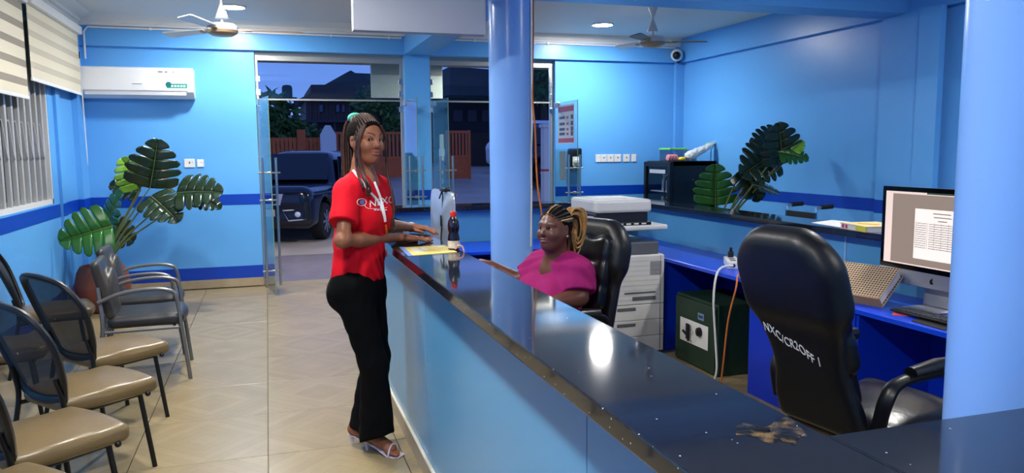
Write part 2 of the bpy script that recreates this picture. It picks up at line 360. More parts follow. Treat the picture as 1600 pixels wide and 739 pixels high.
# ------------------------------------------------------------------ signed distance modelling (smooth organic solids)
def smin(a, b, k):
    if k <= 0: return np.minimum(a, b)
    h = np.maximum(k-np.abs(a-b), 0)/k; return np.minimum(a, b)-h*h*k*.25
class Prim:
    def __init__(s, fn, lo, hi, k, op): s.fn, s.lo, s.hi, s.k, s.op = fn, np.array(lo, float), np.array(hi, float), k, op
class Field:
    def __init__(s): s.p = []; s.post = None
    def cap(s, a, b, ra, rb=None, k=.02, op='+', M=None, sc=(1, 1, 1)):
        """tapered capsule; M = 3x3 columns frame for anisotropic scale sc"""
        a, b = np.array(a, float), np.array(b, float); rb = ra if rb is None else rb
        S = np.array(sc, float); A = np.eye(3) if M is None else np.array(M, float); mn = S.min()
        ai = (a@A)/S; bi = (b@A)/S; ab = bi-ai; L2 = max(ab@ab, 1e-12)
        def fn(P):
            q = (P@A)/S-ai; t = np.clip(q@ab/L2, 0, 1); d = q-t[:, None]*ab
            return (np.sqrt((d*d).sum(1))-(ra+(rb-ra)*t))*mn
        r = max(ra, rb)*S.max(); s.p.append(Prim(fn, np.minimum(a, b)-r, np.maximum(a, b)+r, k, op)); return s
    def ell(s, c, r, k=.02, op='+', M=None):
        c = np.array(c, float); r = np.array(r if hasattr(r, '__len__') else (r,)*3, float); A = np.eye(3) if M is None else np.array(M, float)
        def fn(P):
            q = (P-c)@A; k0 = np.sqrt(((q/r)**2).sum(1)); k1 = np.sqrt(((q/r**2)**2).sum(1))+1e-9; return k0*(k0-1)/k1
        m = r.max(); s.p.append(Prim(fn, c-m, c+m, k, op)); return s
    def rbox(s, c, h, rd=.02, k=.02, op='+', M=None):
        c = np.array(c, float); h = np.array(h, float)-rd; A = np.eye(3) if M is None else np.array(M, float)
        def fn(P):
            q = np.abs((P-c)@A)-h; return np.sqrt((np.maximum(q, 0)**2).sum(1))+np.minimum(q.max(1), 0)-rd
        m = np.linalg.norm(h)+rd; s.p.append(Prim(fn, c-m, c+m, k, op)); return s
    def planes(s, pts, rd, k, lo, hi, op='+'):
        N = [(np.array(n, float)/np.linalg.norm(n), np.array(p, float)) for n, p in pts]
        def fn(P):
            d = None
            for n, p in N:
                e = (P-p)@n+rd
                d = e if d is None else -smin(-d, -e, rd*2)
            return d-rd
        s.p.append(Prim(fn, lo, hi, k, op)); return s
    def cut(s, n, p, k=.004):
        n = np.array(n, float); n /= np.linalg.norm(n); p = np.array(p, float)
        s.p.append(Prim(lambda P: (P-p)@n, (-1e3,)*3, (1e3,)*3, k, '&')); return s
    def ev(s, P, lo=None, hi=None):
        d = np.full(len(P), 1e3)
        for p in s.p:
            if lo is not None and p.op != '&' and ((p.lo-.06 > hi).any() or (p.hi+.06 < lo).any()): continue
            e = p.fn(P)
            if p.op == '+': d = smin(d, e, p.k)
            elif p.op == '-': d = -smin(-d, e, p.k)
            else: d = -smin(-d, -e, p.k)
        if s.post: d = s.post(P, d)
        return d
    def bounds(s):
        L = [p for p in s.p if p.op == '+']; return np.min([p.lo for p in L], 0), np.max([p.hi for p in L], 0)
    def mesh(s, h, lo=None, hi=None, relax=1):
        if lo is None: lo, hi = s.bounds()
        lo = np.array(lo)-2.5*h; hi = np.array(hi)+2.5*h; B = 8
        nb = np.ceil((hi-lo)/(h*B)).astype(int); n = nb*B
        D = np.full(n, 1.0, np.float32)
        bi = np.stack(np.meshgrid(*[np.arange(k) for k in nb], indexing='ij'), -1).reshape(-1, 3)
        cen = lo+(bi+.5)*B*h; rad = B*h*.87
        off = np.stack(np.meshgrid(*[np.arange(B)]*3, indexing='ij'), -1).reshape(-1, 3)
        # super blocks of 4^3 blocks share a culled primitive list
        key = bi//4; kid = (key[:, 0]*1000+key[:, 1])*1000+key[:, 2]; order = np.argsort(kid, kind='stable'); kid = kid[order]; bi = bi[order]; cen = cen[order]
        st = np.flatnonzero(np.r_[True, kid[1:] != kid[:-1]]); en = np.r_[st[1:], len(kid)]
        for a, b in zip(st, en):
            c = cen[a:b]; l_, h_ = c.min(0)-rad, c.max(0)+rad
            dc = s.ev(c, l_, h_); act = np.abs(dc) < rad*1.6
            ins = (~act) & (dc < 0)
            for q in bi[a:b][ins]: D[q[0]*B:q[0]*B+B, q[1]*B:q[1]*B+B, q[2]*B:q[2]*B+B] = -1
            if not act.any(): continue
            ab_ = bi[a:b][act]; G_ = (ab_[:, None, :]*B+off[None]).reshape(-1, 3)
            v = s.ev(lo+G_*h, l_, h_); D[G_[:, 0], G_[:, 1], G_[:, 2]] = v
        S = D < 0
        c8 = [(i, j, k) for i in (0, 1) for j in (0, 1) for k in (0, 1)]
        sl = lambda A, o: A[o[0]:A.shape[0]-1+o[0], o[1]:A.shape[1]-1+o[1], o[2]:A.shape[2]-1+o[2]]
        cnt = sum(sl(S, o).astype(np.int8) for o in c8); act = (cnt > 0) & (cnt < 8)
        I = np.argwhere(act); vid = np.full(act.shape, -1, np.int32); vid[I[:, 0], I[:, 1], I[:, 2]] = np.arange(len(I))
        V = np.zeros((len(I), 3)); W = np.zeros(len(I))
        dv = [D[I[:, 0]+o[0], I[:, 1]+o[1], I[:, 2]+o[2]] for o in c8]
        for x in range(8):
            for ax in (4, 2, 1):
                if x & ax: continue
                y = x | ax; d0, d1 = dv[x], dv[y]; m = (d0 < 0) != (d1 < 0)
                t = np.where(m, d0/np.where(m, d0-d1, 1), 0)[:, None]
                p = np.array(c8[x])+t*(np.array(c8[y])-np.array(c8[x])); V += p*m[:, None]; W += m
        V = lo+(I+V/W[:, None])*h
        F = []
        for ax in range(3):
            u, v_ = (ax+1) % 3, (ax+2) % 3
            a = np.take(S, range(0, S.shape[ax]-1), ax); b = np.take(S, range(1, S.shape[ax]), ax)
            E = np.argwhere(a != b); E = E[(E[:, u] > 0) & (E[:, v_] > 0) & (E[:, u] < S.shape[u]-1) & (E[:, v_] < S.shape[v_]-1)]
            q = []
            for du, dw in ((-1, -1), (0, -1), (0, 0), (-1, 0)):
                e = E.copy(); e[:, u] += du; e[:, v_] += dw; q.append(vid[e[:, 0], e[:, 1], e[:, 2]])
            q = np.stack(q, 1); fl = ~S[E[:, 0], E[:, 1], E[:, 2]]; q[fl] = q[fl][:, ::-1]; F.append(q)
        F = np.concatenate(F); F = F[(F >= 0).all(1)]
        for _ in range(relax):
            A = np.zeros_like(V); C = np.zeros(len(V))
            for i in range(4):
                a, b = F[:, i], F[:, (i+1) % 4]
                for x, y in ((a, b), (b, a)):
                    C += np.bincount(x, minlength=len(V))
                    for d in range(3): A[:, d] += np.bincount(x, V[y, d], len(V))
            V = V*.4+.6*A/np.maximum(C, 1)[:, None]
        return V, F
def np_mesh(name, V, F):
    me = bpy.data.meshes.new(name); me.vertices.add(len(V)); me.vertices.foreach_set('co', np.asarray(V, np.float32).ravel())
    me.loops.add(F.size); me.loops.foreach_set('vertex_index', F.astype(np.int32).ravel())
    me.polygons.add(len(F)); me.polygons.foreach_set('loop_start', np.arange(0, F.size, 4, dtype=np.int32)); me.polygons.foreach_set('loop_total', np.full(len(F), 4, np.int32))
    me.update(calc_edges=True); me.validate(); set_smooth(me); return me
def sdf_obj(name, fld, h, m, parent=None, relax=1, org=(0, 0, 0), color=None, label=None, lo=None, hi=None):
    V, F = fld.mesh(h, lo, hi, relax)
    me = np_mesh(name, V-np.array(org), F)
    if color is not None:
        c = color(V); at = me.color_attributes.new('tint', 'FLOAT_COLOR', 'POINT'); at.data.foreach_set('color', np.c_[c, np.ones(len(c))].astype(np.float32).ravel())
    return link(name, me, m, parent, label)

# ------------------------------------------------------------------ glazed entrance
def door_leaf(n, hinge, free, bars=(.10, 1.56), flip=1):
    H = Vector((*hinge, 0)); E = Vector((*free, 0)); d = (E-H); L = d.length; d.normalize(); nrm = Vector((-d.y, d.x, 0))
    e = bpy.data.objects.new('door_%d' % n, None); COL.objects.link(e); e.empty_display_size = .1; struct(e)
    e.matrix_world = frame(H, d, nrm, (0, 0, 1))
    g = G(); g.box(.01, L, -.005, .005, .012, 2.24, bev=.001, seg=1); obj('pane', g, GLASS, e, smooth=False)
    g = G(); g.box(L, L+.003, -.005, .005, .012, 2.24); obj('pane_edge', g, GLASSE, e, smooth=False)
    for z0, z1 in ((0.006, .10), (2.18, 2.245)):
        g = G(); g.box(.0, .16, -.016, .016, z0, z1, bev=.003); obj('patch_fitting', g, STEEL, e, smooth=False)
    for s in (-1, 1):
        g = G(); g.tube([(L-.11, s*.075, bars[0]), (L-.11, s*.075, bars[1])], .014, 14); b = obj('handle', g, STEEL, e)
    for z in (bars[0]+.17, (bars[0]+bars[1])/2+.25, bars[1]-.17):
        g = G(); g.tube([(L-.11, -.12, z), (L-.11, .12, z)], .009, 10); g.tube([(L-.11, -.018, z), (L-.11, .018, z)], .017, 12); obj('standoff', g, STEEL, e)
    return e, L
d1, _ = door_leaf(1, (-.085, 9.78), (.035, 9.00))
d2, _ = door_leaf(2, (1.665, 9.72), (1.68, 8.92))
d3, L3 = door_leaf(3, (2.03, 9.72), (2.05, 8.92))
d4, L4 = door_leaf(4, (3.715, 9.78), (3.70, 8.94))
ALU = mat('aluminium_frame', (168, 170, 166), .4, .6)
for i, (a, b) in enumerate(DOORS):
    g = G(); g.box(a, b, YB+.09, YB+.102, 2.26, BEAM-.09, bev=.001, seg=1)
    o = sobj('window_%d' % (i+1), g, GLASS, smooth=False)
    g = G(); g.box(a, b, YB+.07, YB+.13, BEAM-.10, BEAM); obj('frame_head', g, ALU, o, smooth=False)
    g = G(); g.box(a, b, YB+.085, YB+.107, 2.248, 2.268); obj('transom_rail', g, ALU, o, smooth=False)
    for x0, x1 in ((a, a+.035), (b-.035, b)): g = G(); g.box(x0, x1, YB+.07, YB+.13, 0, BEAM-.1); obj('jamb', g, ALU, o, smooth=False)
    for x in (a+.03, b-.03):
        for z in (2.15, 2.34, 2.5):
            g = G(); g.box(x-.03, x+.03, YB+.06, YB+.068, z-.035, z+.035, bev=.003); obj('glass_clamp', g, STEEL, o, smooth=False)
# notice on the right-hand leaf, small papers on the others
PAPER = mat('paper_white', (232, 232, 228), .6)
RED = mat('print_red', (196, 60, 56), .6); INK = mat('print_ink', (60, 60, 66), .6)
p = thing('notice_poster', 'white notice with red bands stuck on the right glass door leaf', 'poster', (0, 0, 0)); p.parent = None
Mx = Matrix.Translation((3.722, 9.42, 0)) @ Matrix.Rotation(R(-1), 4, 'Z')
def pbox(name, y0, y1, z0, z1, m, d, par, x=0):
    g = G(); g.box(-d+x, -d+.0012+x, y0, y1, z0, z1, M=Mx); return obj(name, g, m, par, smooth=False)
pbox('sheet', -.36, .24, 1.70, 2.20, PAPER, .012, p); pbox('red_band', -.34, .22, 2.11, 2.18, RED, .0135, p); pbox('red_band', -.34, .22, 1.715, 1.77, RED, .0135, p)
for z in (2.02, 1.94, 1.87, 1.81):
    pbox('print_line', -.02, .18, z, z+.035, INK, .0135, p); pbox('print_line', -.16, -.08, z, z+.03, RED, .0135, p); pbox('print_line', -.32, -.24, z-.01, z+.045, INK, .0135, p)
o = tag(pbox('leaflet', -.05, .18, 1.22, 1.60, mat('grey_leaflet', (150, 160, 168), .5), .012, None), 'small grey leaflet under the notice on the glass door', 'paper')
o2 = tag(obj('torn_paper', G().box(2.05, 2.0515, 9.20, 9.42, 1.50, 1.82), PAPER, smooth=False), 'white torn paper stuck on the glass door left of the column', 'paper')
e = thing('sticker', 'tall blue sticker strip below the white paper on the glass door', 'sticker', (2.052, 9.31, 0))
obj('sheet', G().box(0, .0015, -.09, .09, 1.04, 1.47), mat('sticker_blue', (60, 120, 196), .4), e, smooth=False)
for z in (1.12, 1.22, 1.33): obj('print_mark', G().box(-.0012, 0, -.04, .03, z, z+.06), PAPER, e, smooth=False)

# ------------------------------------------------------------------ outside
ASPH = mat('driveway_concrete', (170, 158, 142), .55, noise=(1.2, .5), col2=(128, 118, 106), bump=(40, .1))
g = G(); rows = []
for y, z in ((10.05, -.06), (12.6, -.08), (15.5, -.02), (17.5, .22), (22.5, .88), (30, 1.0), (60, 1.2)): rows.append([(-30, y, z), (40, y, z)])
for r0, r1 in zip(rows[:-1], rows[1:]):
    g.add([r0[0], r0[1], r1[1], r1[0]], [(0, 1, 2, 3)]); 
o = sobj('ground_outside', g, ASPH, smooth=False); o.name = 'floor_outside'
g = G(); g.box(-2.3, 6, YB+.25, 12.6, -.10, -.012); o = sobj('floor_porch', g, mat('porch_tile', (120, 112, 118), .3, noise=(4, .4)), smooth=False)
g = G(); g.box(-6, 10, YB+.25, 12.7, 3.0, 3.2); sobj('ceiling_porch', g, mat('porch_soffit', (150, 148, 142), .6), smooth=False)
def oq(x, y, Y):       # where the sight line of a photo point meets a plane at distance Y (layout measure)
    d = _r*((x-800)/1198.7)-_u*((y-369.5)/1198.7)+_f; return d*(Y/d.y)+Vector((0, 0, CAM_H))
a = oq(579, 88, 12.2); b = oq(692, 154, 12.2)
e = thing('signboard', 'grey blank back of a signboard hanging under the porch roof outside', 'signboard', (a.x, 12.2, b.z))
g = G(); g.box(0, b.x-a.x, 0, .08, 0, a.z-b.z, bev=.006); obj('board', g, mat('signboard_grey', (196, 204, 198), .5), e)
g = G(); g.box(0.01, b.x-a.x-.01, -.006, 0, (a.z-b.z)*.56, a.z-b.z-.01); obj('upper_band', g, mat('signboard_dark', (146, 152, 148), .5), e)
for x in (.2, b.x-a.x-.2): g = G(); g.tube([(x, .04, a.z-b.z), (x, .04, 3.0-b.z)], .012); obj('hanger_rod', g, STEEL, e)
# porch lamps
for x in (-.5, 3.4):
    e = thing('porch_light', ['round porch ceiling light left of the signboard', 'round porch ceiling light right of the signboard'][x > 0], 'lamp', (x, 11.4, 3.0), group='porch lights')
    g = G(); g.lathe([(.15, 0), (.15, -.02), (.12, -.05), (.0, -.055)], 24); obj('dome', g, mat('porch_lamp_glow', '#ffffff', .5, emit=(255, 240, 220), estr=3), e)
    ld = bpy.data.lights.new('porch_light_glow', 'AREA'); ld.shape = 'DISK'; ld.size = .25; ld.energy = 95; ld.color = (1, .93, .85)
    lo = bpy.data.objects.new('porch_light_glow', ld); COL.objects.link(lo); lo.parent = e; lo.location = (0, 0, -.07)
# brown gate leaves, fence, pillars
WOODG = mat('gate_brown', (196, 92, 42), .55, noise=(6, .4)); WPIL = mat('pillar_white', (205, 205, 200), .7)
def gate(label, x0, x1, Y, z0, z1, solid_to, n, pk=0):
    e = thing('gate', label, 'gate', (x0, Y, z0)); W = x1-x0; Hh = z1-z0
    for xx in (0, W-.07): g = G(); g.box(xx, xx+.07, -.03, .03, 0, Hh); obj('stile', g, WOODG, e, smooth=False)
    for zz in (0.02, solid_to, Hh-.08): g = G(); g.box(.07, W-.07, -.025, .025, zz, zz+.07); obj('rail', g, WOODG, e, smooth=False)
    if solid_to > .1: g = G(); g.box(.07, W-.07, -.01, .01, .09, solid_to); obj('panel', g, WOODG, e, smooth=False)
    for i in range(n):
        x = .07+(W-.14)*(i+.5)/n; w_ = (W-.14)/n*.28; g = G(); g.box(x-w_, x+w_, -.012, .012, solid_to+.07, Hh-.08); obj('slat', g, WOODG, e, smooth=False)
    return e
def gx(x, Y): return oq(x, 230, Y).x
gate('open brown wooden gate leaf with slats seen through the right doorway', gx(696, 21.5), gx(735, 21.5), 21.5, .80, 2.20, .62, 6)
gate('brown wooden gate seen through the left doorway behind the standing woman', gx(520, 22), gx(634, 22), 22.0, .85, 2.18, .55, 17)
def fence(label, x0, x1, Y, z0, z1, n):
    e = thing('fence', label, 'fence', (x0, Y, z0)); W = x1-x0
    for zz in (.05, z1-z0-.1): g = G(); g.box(0, W, -.02, .02, zz, zz+.08); obj('rail', g, WOODG, e, smooth=False)
    for i in range(n): x = W*(i+.5)/n; g = G(); g.box(x-.045, x+.045, -.035, -.02, 0, z1-z0); obj('slat', g, WOODG, e, smooth=False)
    g = G(); g.box(W-.75, W-.52, -.08, .12, 0, z1-z0+.22); obj('post', g, WOODG, e, smooth=False)
fence('brown slatted fence behind the parked dark car', gx(392, 22.3), gx(508, 22.3), 22.3, .85, 2.02, 18)
def pillar(label, px, Y, z0, z1, w_, pointed):
    e = thing('pillar', label, 'pillar', (gx(px, Y), Y, z0)); h_ = w_/2; g = G()
    g.box(-h_, h_, -h_, h_, 0, z1-z0-.25 if pointed else z1-z0)
    obj('shaft', g, WPIL, e, smooth=False); g = G(); t = z1-z0-.25
    if pointed: g.add([(-h_, -h_, t), (h_, -h_, t), (h_, h_, t), (-h_, h_, t), (-.06, -h_, t+.25), (.06, -h_, t+.25), (.06, h_, t+.25), (-.06, h_, t+.25)], [(0, 1, 5, 4), (1, 2, 6, 5), (2, 3, 7, 6), (3, 0, 4, 7), (4, 5, 6, 7)])
    else: g.box(-h_-.03, h_+.03, -h_-.03, h_+.03, z1-z0, z1-z0+.08)
    obj('cap', g, WPIL, e, smooth=False); return e
pillar('white gate pillar with a pointed top behind the car', 513, 21.6, .8, 2.33, .40, True)
pl = pillar('cream pillar with a red mark seen beside the glass door notice', 855, 17.2, .10, 2.15, .24, False)
g = G(); g.box(-.122, .122, -.122, .122, 1.02, 1.07); obj('red_mark', g, RED, pl, smooth=False)
# dark house, tank and long shed
ROOF = mat('roof_dark_slate', (62, 60, 70), .8); HWALL = mat('house_wall_grey', (96, 84, 82), .85, noise=(.8, .4)); PANE = mat('dusk_pane', (70, 84, 120), .15)
Yh = 36
def hp(x, y): p_ = oq(x, y, Yh); return (p_.x, p_.z)
e = thing('house', 'dark two-storey house with hipped roof behind the gate', 'building', (0, Yh, 0))
def hpoly(name, pts, y0, y1, m, par=e):
    g = G(); P2 = [hp(*q) for q in pts]; n = len(P2)
    g.add([(x, y0, z) for x, z in P2]+[(x, y1, z) for x, z in P2], [tuple(range(n)), tuple(range(2*n-1, n-1, -1))]+[(i, n+i, n+(i+1) % n, (i+1) % n) for i in range(n)]); return obj(name, g, m, par, smooth=False)
hpoly('roof', [(466, 156), (484, 147), (485, 134), (506, 134), (540, 115), (546, 112), (553, 116), (700, 122), (700, 156)], -.6, 6, ROOF)
hpoly('upper_wall', [(478, 156), (690, 156), (690, 188), (478, 188)], 0, 6, HWALL)
hpoly('ledge', [(474, 188), (690, 188), (690, 192), (474, 192)], -.7, 0, ROOF)
hpoly('lower_wall', [(480, 192), (690, 192), (690, 262), (480, 262)], .6, 6, HWALL)
for x in (484, 497, 509, 521, 533, 545, 558): hpoly('pilaster', [(x, 157), (x+2, 157), (x+2, 188), (x, 188)], -.12, 0, HWALL)
for x in (498, 524, 532, 560):
    w_ = hpoly('window', [(x, 163), (x+7, 163), (x+7, 176), (x, 176)], -.06, .05, ROOF); hpoly('pane', [(x+1, 164), (x+6, 164), (x+6, 175), (x+1, 175)], -.09, -.06, PANE, w_)
for x in (492, 520, 560): hpoly('post', [(x, 192), (x+3, 192), (x+3, 240), (x, 240)], -.6, -.3, ROOF)
e = thing('water_tank', 'black water tank on a stand left of the house', 'tank', (*hp(449, 153)[:1], 33, 0)); e.location = (oq(449, 153, 33).x, 33, 0); zt = oq(449, 153, 33).z; sc = 33/1199
g = G(); g.lathe([(7.5*sc, zt), (7.5*sc, zt+15*sc), (6*sc, zt+18*sc), (2*sc, zt+19*sc)], 18); obj('tank_body', g, mat('tank_black', (40, 48, 56), .6), e)
g = G(); g.box(-9*sc, 13*sc, -.5, .5, zt-3*sc, zt); obj('platform', g, ROOF, e, smooth=False)
for x in (-8*sc, 12*sc): g = G(); g.box(x-.08, x+.08, -.4, .4, .9, zt-3*sc); obj('leg', g, ROOF, e, smooth=False)
g = G(); g.box(-8*sc, 12*sc, .3, .4, zt-16*sc, zt-7*sc); obj('cross_panel', g, HWALL, e, smooth=False)
e = thing('shed', 'long dark shed with sloping roof beyond the right doorway', 'building', (0, 30, 0)); Yh = 30
hpoly('roof', [(690, 110), (800, 118), (900, 122), (900, 158), (690, 152)], -1.5, 5, ROOF, e)
hpoly('wall', [(694, 152), (900, 158), (900, 232), (694, 232)], 0, 5, mat('shed_wall_dark', (46, 46, 52), .9, noise=(1, .5)), e)
for x in (708, 730, 752): hpoly('shutter', [(x, 172), (x+14, 172), (x+14, 190), (x, 190)], -.08, 0, ROOF, e)
hpoly('boundary_wall', [(694, 206), (900, 212), (900, 262), (694, 258)], -.3, -.1, mat('yard_wall', (62, 52, 46), .9, noise=(2, .5)), e)
# leafy trees behind the fence: real leaf cards joined per crown
LEAFG = mat('tree_leaf', (70, 104, 44), .6, noise=(3, .6), col2=(36, 62, 26))
def tree(label, px, py, Y, rx, rz, n, seed, palm=False):
    rnd = random.Random(seed); c = oq(px, py, Y); gz = .95
    e = thing('tree', label, 'tree', (c.x, Y, gz)); g = G(); lw = .13*Y/25
    for i in range(n):
        while True:
            p_ = Vector((rnd.uniform(-1, 1), rnd.uniform(-1, 1), rnd.uniform(-1, 1)))
            if p_.length < 1: break
        p_ = Vector((p_.x*rx, p_.y*rx, p_.z*rz+c.z-gz)); d = Vector((rnd.gauss(0, 1), rnd.gauss(0, 1), rnd.gauss(-.3, .6))).normalized(); u = d.cross(Vector((rnd.gauss(0, 1), rnd.gauss(0, 1), rnd.gauss(0, 1)))).normalized()
        L_ = lw*rnd.uniform(1.3, 2.4)*(1.8 if palm else 1); W_ = lw*.42
        g.add([p_, p_+d*L_*.5+u*W_, p_+d*L_+Vector((0, 0, -.04)), p_+d*L_*.5-u*W_], [(0, 1, 2, 3)])
    o = obj('foliage', g, LEAFG, e, smooth=False); o['kind'] = 'stuff'
    g = G(); g.tube([(0, 0, 0), (.05, 0, (c.z-gz)*.5), (0, .05, c.z-gz+rz*.4)], [.16, .12, .06], 8); obj('trunk', g, mat('bark', (70, 56, 44), .9), e)
tree('green feathery tree at the left behind the car', 424, 190, 24, .75, .95, 900, 3, True)
tree('leafy green tree behind the standing woman', 592, 178, 25, .95, 1.0, 1000, 5)
tree('dark bushy tree between house and water tank', 462, 212, 26, .8, .55, 600, 8)
tree('tree showing at the edge of the right doorway', 848, 110, 26.5, 1.0, 1.2, 900, 11)
# ------------------------------------------------------------------ cars
def car(label, loc, rz, paint, h=.035):
    e = thing('car', label, 'car', loc, rz)      # local: nose towards -y, width on x
    f = Field()
    f.rbox((0, 0, .62), (.92, 2.28, .36), .16, k=.05)
    f.rbox((0, -1.45, .82), (.82, .80, .20), .14, k=.12)
    f.planes([((0, -.80, .60), (0, -.62, 1.02)), ((0, .80, .45), (0, 2.15, 1.05)), ((1, 0, .38), (.86, 0, 1.0)), ((-1, 0, .38), (-.86, 0, 1.0)), ((0, 0, 1), (0, 0, 1.66)), ((0, 0, -1), (0, 0, .7))], .10, .06, (-.9, -1.3, .6), (.9, 2.3, 1.75))
    for sx in (-1, 1):
        for y in (-1.42, 1.42): f.cap((sx*.72, y, .36), (sx*1.05, y, .36), .43, k=.02, op='-')
    b = sdf_obj('body', f, h, paint, e, relax=2)
    gl = mat('car_glass', (10, 13, 20), .06, spec=.7)
    g = G(); g.add([(-.72, -.70, 1.09), (.72, -.70, 1.09), (.60, -.24, 1.60), (-.60, -.24, 1.60)], [(0, 1, 2, 3)]); obj('windshield', g, gl, e, smooth=False, solid=.02)
    for sx in (-1, 1):
        g = G(); g.add([(sx*.875, -.45, 1.10), (sx*.875, .62, 1.10), (sx*.735, .62, 1.54), (sx*.735, -.05, 1.54)], [(0, 1, 2, 3)]); obj('side_window', g, gl, e, smooth=False, solid=.02)
        g = G(); g.add([(sx*.875, .70, 1.10), (sx*.875, 1.7, 1.12), (sx*.735, 1.3, 1.54), (sx*.735, .70, 1.54)], [(0, 1, 2, 3)]); obj('side_window', g, gl, e, smooth=False, solid=.02)
        g = G(); g.sphere((sx*1.0, -.45, 1.08), (.10, .07, .07)); obj('side_mirror', g, paint, e)
        g = G(); g.add([(sx*.45, -2.27, .80), (sx*.84, -2.10, .82), (sx*.88, -1.75, .93), (sx*.50, -2.16, .92)], [(0, 1, 2, 3)]); obj('headlight', g, mat('headlight_lens', (190, 200, 215), .12, spec=.8), e, solid=.06)
        k = obj('fog_lamp_bezel', G().tube([(sx*.40, -2.30, .60), (sx*.82, -2.24, .62), (sx*.80, -2.26, .44), (sx*.50, -2.31, .42)], .014, 6, closed=True), mat('car_silver', (190, 190, 190), .3, .5), e)
        obj('fog_lamp', G().sphere((sx*.66, -2.27, .53), (.06, .03, .055)), mat('headlight_lens'), k)
        for y in (-1.42, 1.42):
            My = Matrix.Translation((sx*.80, y, .34)) @ Matrix.Rotation(PI/2, 4, 'Y')
            g = G(); g.lathe([(.20, -.11), (.33, -.11), (.35, -.07), (.35, .07), (.33, .11), (.20, .11)], 28, M=My); wl = obj('wheel', g, mat('tyre_black', (18, 18, 20), .8), e)
            g = G(); g.lathe([(.21, -.09), (.21, .09)], 24, M=My); 
            obj('hub', g, mat('wheel_dark', (50, 52, 56), .5), wl)
            g = G()
            for q in range(8): a_ = q*PI/4; g.box(-.022, .022, .03, .215, sx*.085, sx*.12, M=My @ Matrix.Rotation(a_, 4, 'Z'))
            g.lathe([(.05, -.0), (.05, sx*.12)], 12, M=My); obj('spokes', g, mat('alloy', (180, 182, 186), .3, .8), wl)
    g = G(); g.prism([(-.36, .70), (.36, .70), (.42, .90), (-.42, .90)], 0, .03, M=frame((0, -2.29, 0), (1, 0, 0), (0, 0, 1), (0, -1, 0))); gr = obj('grille', g, mat('car_chrome', (170, 172, 176), .3, .6), e, smooth=False)
    g = G(); g.prism([(-.28, .72), (.28, .72), (.34, .88), (-.34, .88)], .03, .034, M=frame((0, -2.29, 0), (1, 0, 0), (0, 0, 1), (0, -1, 0))); obj('grille_mesh', g, BLACKP, gr, smooth=False)
    g = G(); g.box(-.26, .26, -2.325, -2.30, .50, .62); obj('number_plate', g, mat('plate_grey', (150, 150, 140), .5), e, smooth=False)
    return e
NAVY = mat('car_navy', (9, 13, 26), .16, spec=.5, coat=.4)
car('dark navy car parked outside the left doorway', (.72, 16.55, -.02), R(-22), NAVY)
car('pale car mostly hidden behind the round column outside', (gx(874, 23.6), 23.6, .90), R(96), mat('car_white', (214, 212, 210), .25, coat=.4), .05)
car('black car beside the cream pillar outside', (gx(905, 21), 20.6, .66), R(88), mat('car_black', (20, 20, 24), .2, coat=.4), .05)
# ------------------------------------------------------------------ window: panes, collapsible grille, zebra blinds
GRL = mat('grille_grey_white', (186, 184, 180), .4, .2)
g = G(); g.box(XL-.25, XL-.235, WY0, WY1, WZ0, WZ1); win = sobj('window_3', g, mat('window_pane_dusk', (40, 48, 62), .05, spec=.6), smooth=False)
for y in (5.2, 6.3, 7.4, 8.44): g = G(); g.box(XL-.235, XL-.20, y, y+.06, WZ0, WZ1); obj('window_frame', g, mat('window_alu', (150, 154, 158), .4, .5), win, smooth=False)
for z in (WZ0, WZ1-.05): g = G(); g.box(XL-.235, XL-.20, WY0, WY1, z, z+.05); obj('window_frame', g, mat('window_alu'), win, smooth=False)
gr = thing('window_grille', 'white collapsible metal security grille in the left window', 'grille', (XL-.035, 6.9, WZ0))
def grl(name, y0, y1, z0, z1, x0=-.015, x1=.015): g = G(); g.box(x0, x1, y0, y1, z0, z1); return obj(name, g, GRL, gr, smooth=False)
WB = mat('grille_track_white', (222, 222, 220), .4)
for z in (0, WZ1-WZ0-.05): o = grl('track', WY0-6.9, WY1-6.9, z, z+.045, -.03, .03); o.data.materials[0] = WB
for y in (WY1-6.9-.03,): o = grl('side_channel', y, y+.03, 0, WZ1-WZ0, -.03, .03); o.data.materials[0] = WB
NB = 18; sp_ = (WY1-.04-WY0)/NB
g0 = None
for i in range(NB):
    y = WY0-6.9+sp_*(i+.5)
    for dy in (0,):
        if g0 is None: o = grl('bar', -.026, .026, .045, WZ1-WZ0-.05); g0 = o.data; o.location = (0, y+dy, 0)
        else: o = link('bar', g0, None, gr); o.location = (0, y+dy, 0)
for i in range(NB-1):
    y = WY0-6.9+sp_*(i+.5)
    for s_ in (1, -1):
        pts = [(0.02*s_, y+.03+t*(sp_-.06), .60+s_*.16*math.cos(PI*t)) for t in [k/8 for k in range(9)]]
        g = G(); g.tube(pts, .009, 4, sx=.5); obj('scissor_strip', g, GRL, gr)
CREAM = mat('blind_cream', (222, 214, 190), .8, bump=(120, .1)); SHEER = mat('blind_sheer_grey', (150, 142, 128), .85, bump=(200, .2)); 
def blind(label, y0, y1, zb, zt, cr, sh, off, sheer_m, x=XL+.075):
    e = thing('roller_blind', label, 'blind', (x, y0, zb)); W = y1-y0; z = zt-zb; k = 0
    zz = .03
    while zz < z:
        h_ = cr if k % 2 == 0 else sh; h_ = min(h_, z-zz)
        if zz == .03: h_ = max(.01, h_-off)
        g = G(); g.box(-.002, .002, 0, W, zz, zz+h_-.001); obj('cream_band' if k % 2 == 0 else 'sheer_band', g, CREAM if k % 2 == 0 else sheer_m, e, smooth=False); zz += h_; k += 1
    g = G(); g.box(-.008, .008, 0, W, 0, .03, bev=.003); obj('bottom_rail', g, WHITE, e, smooth=False)
    g = G(); g.box(-.045, .05, -.01, W+.01, z, z+.085, bev=.012); obj('head_rail', g, WHITEM, e, smooth=False)
    return e
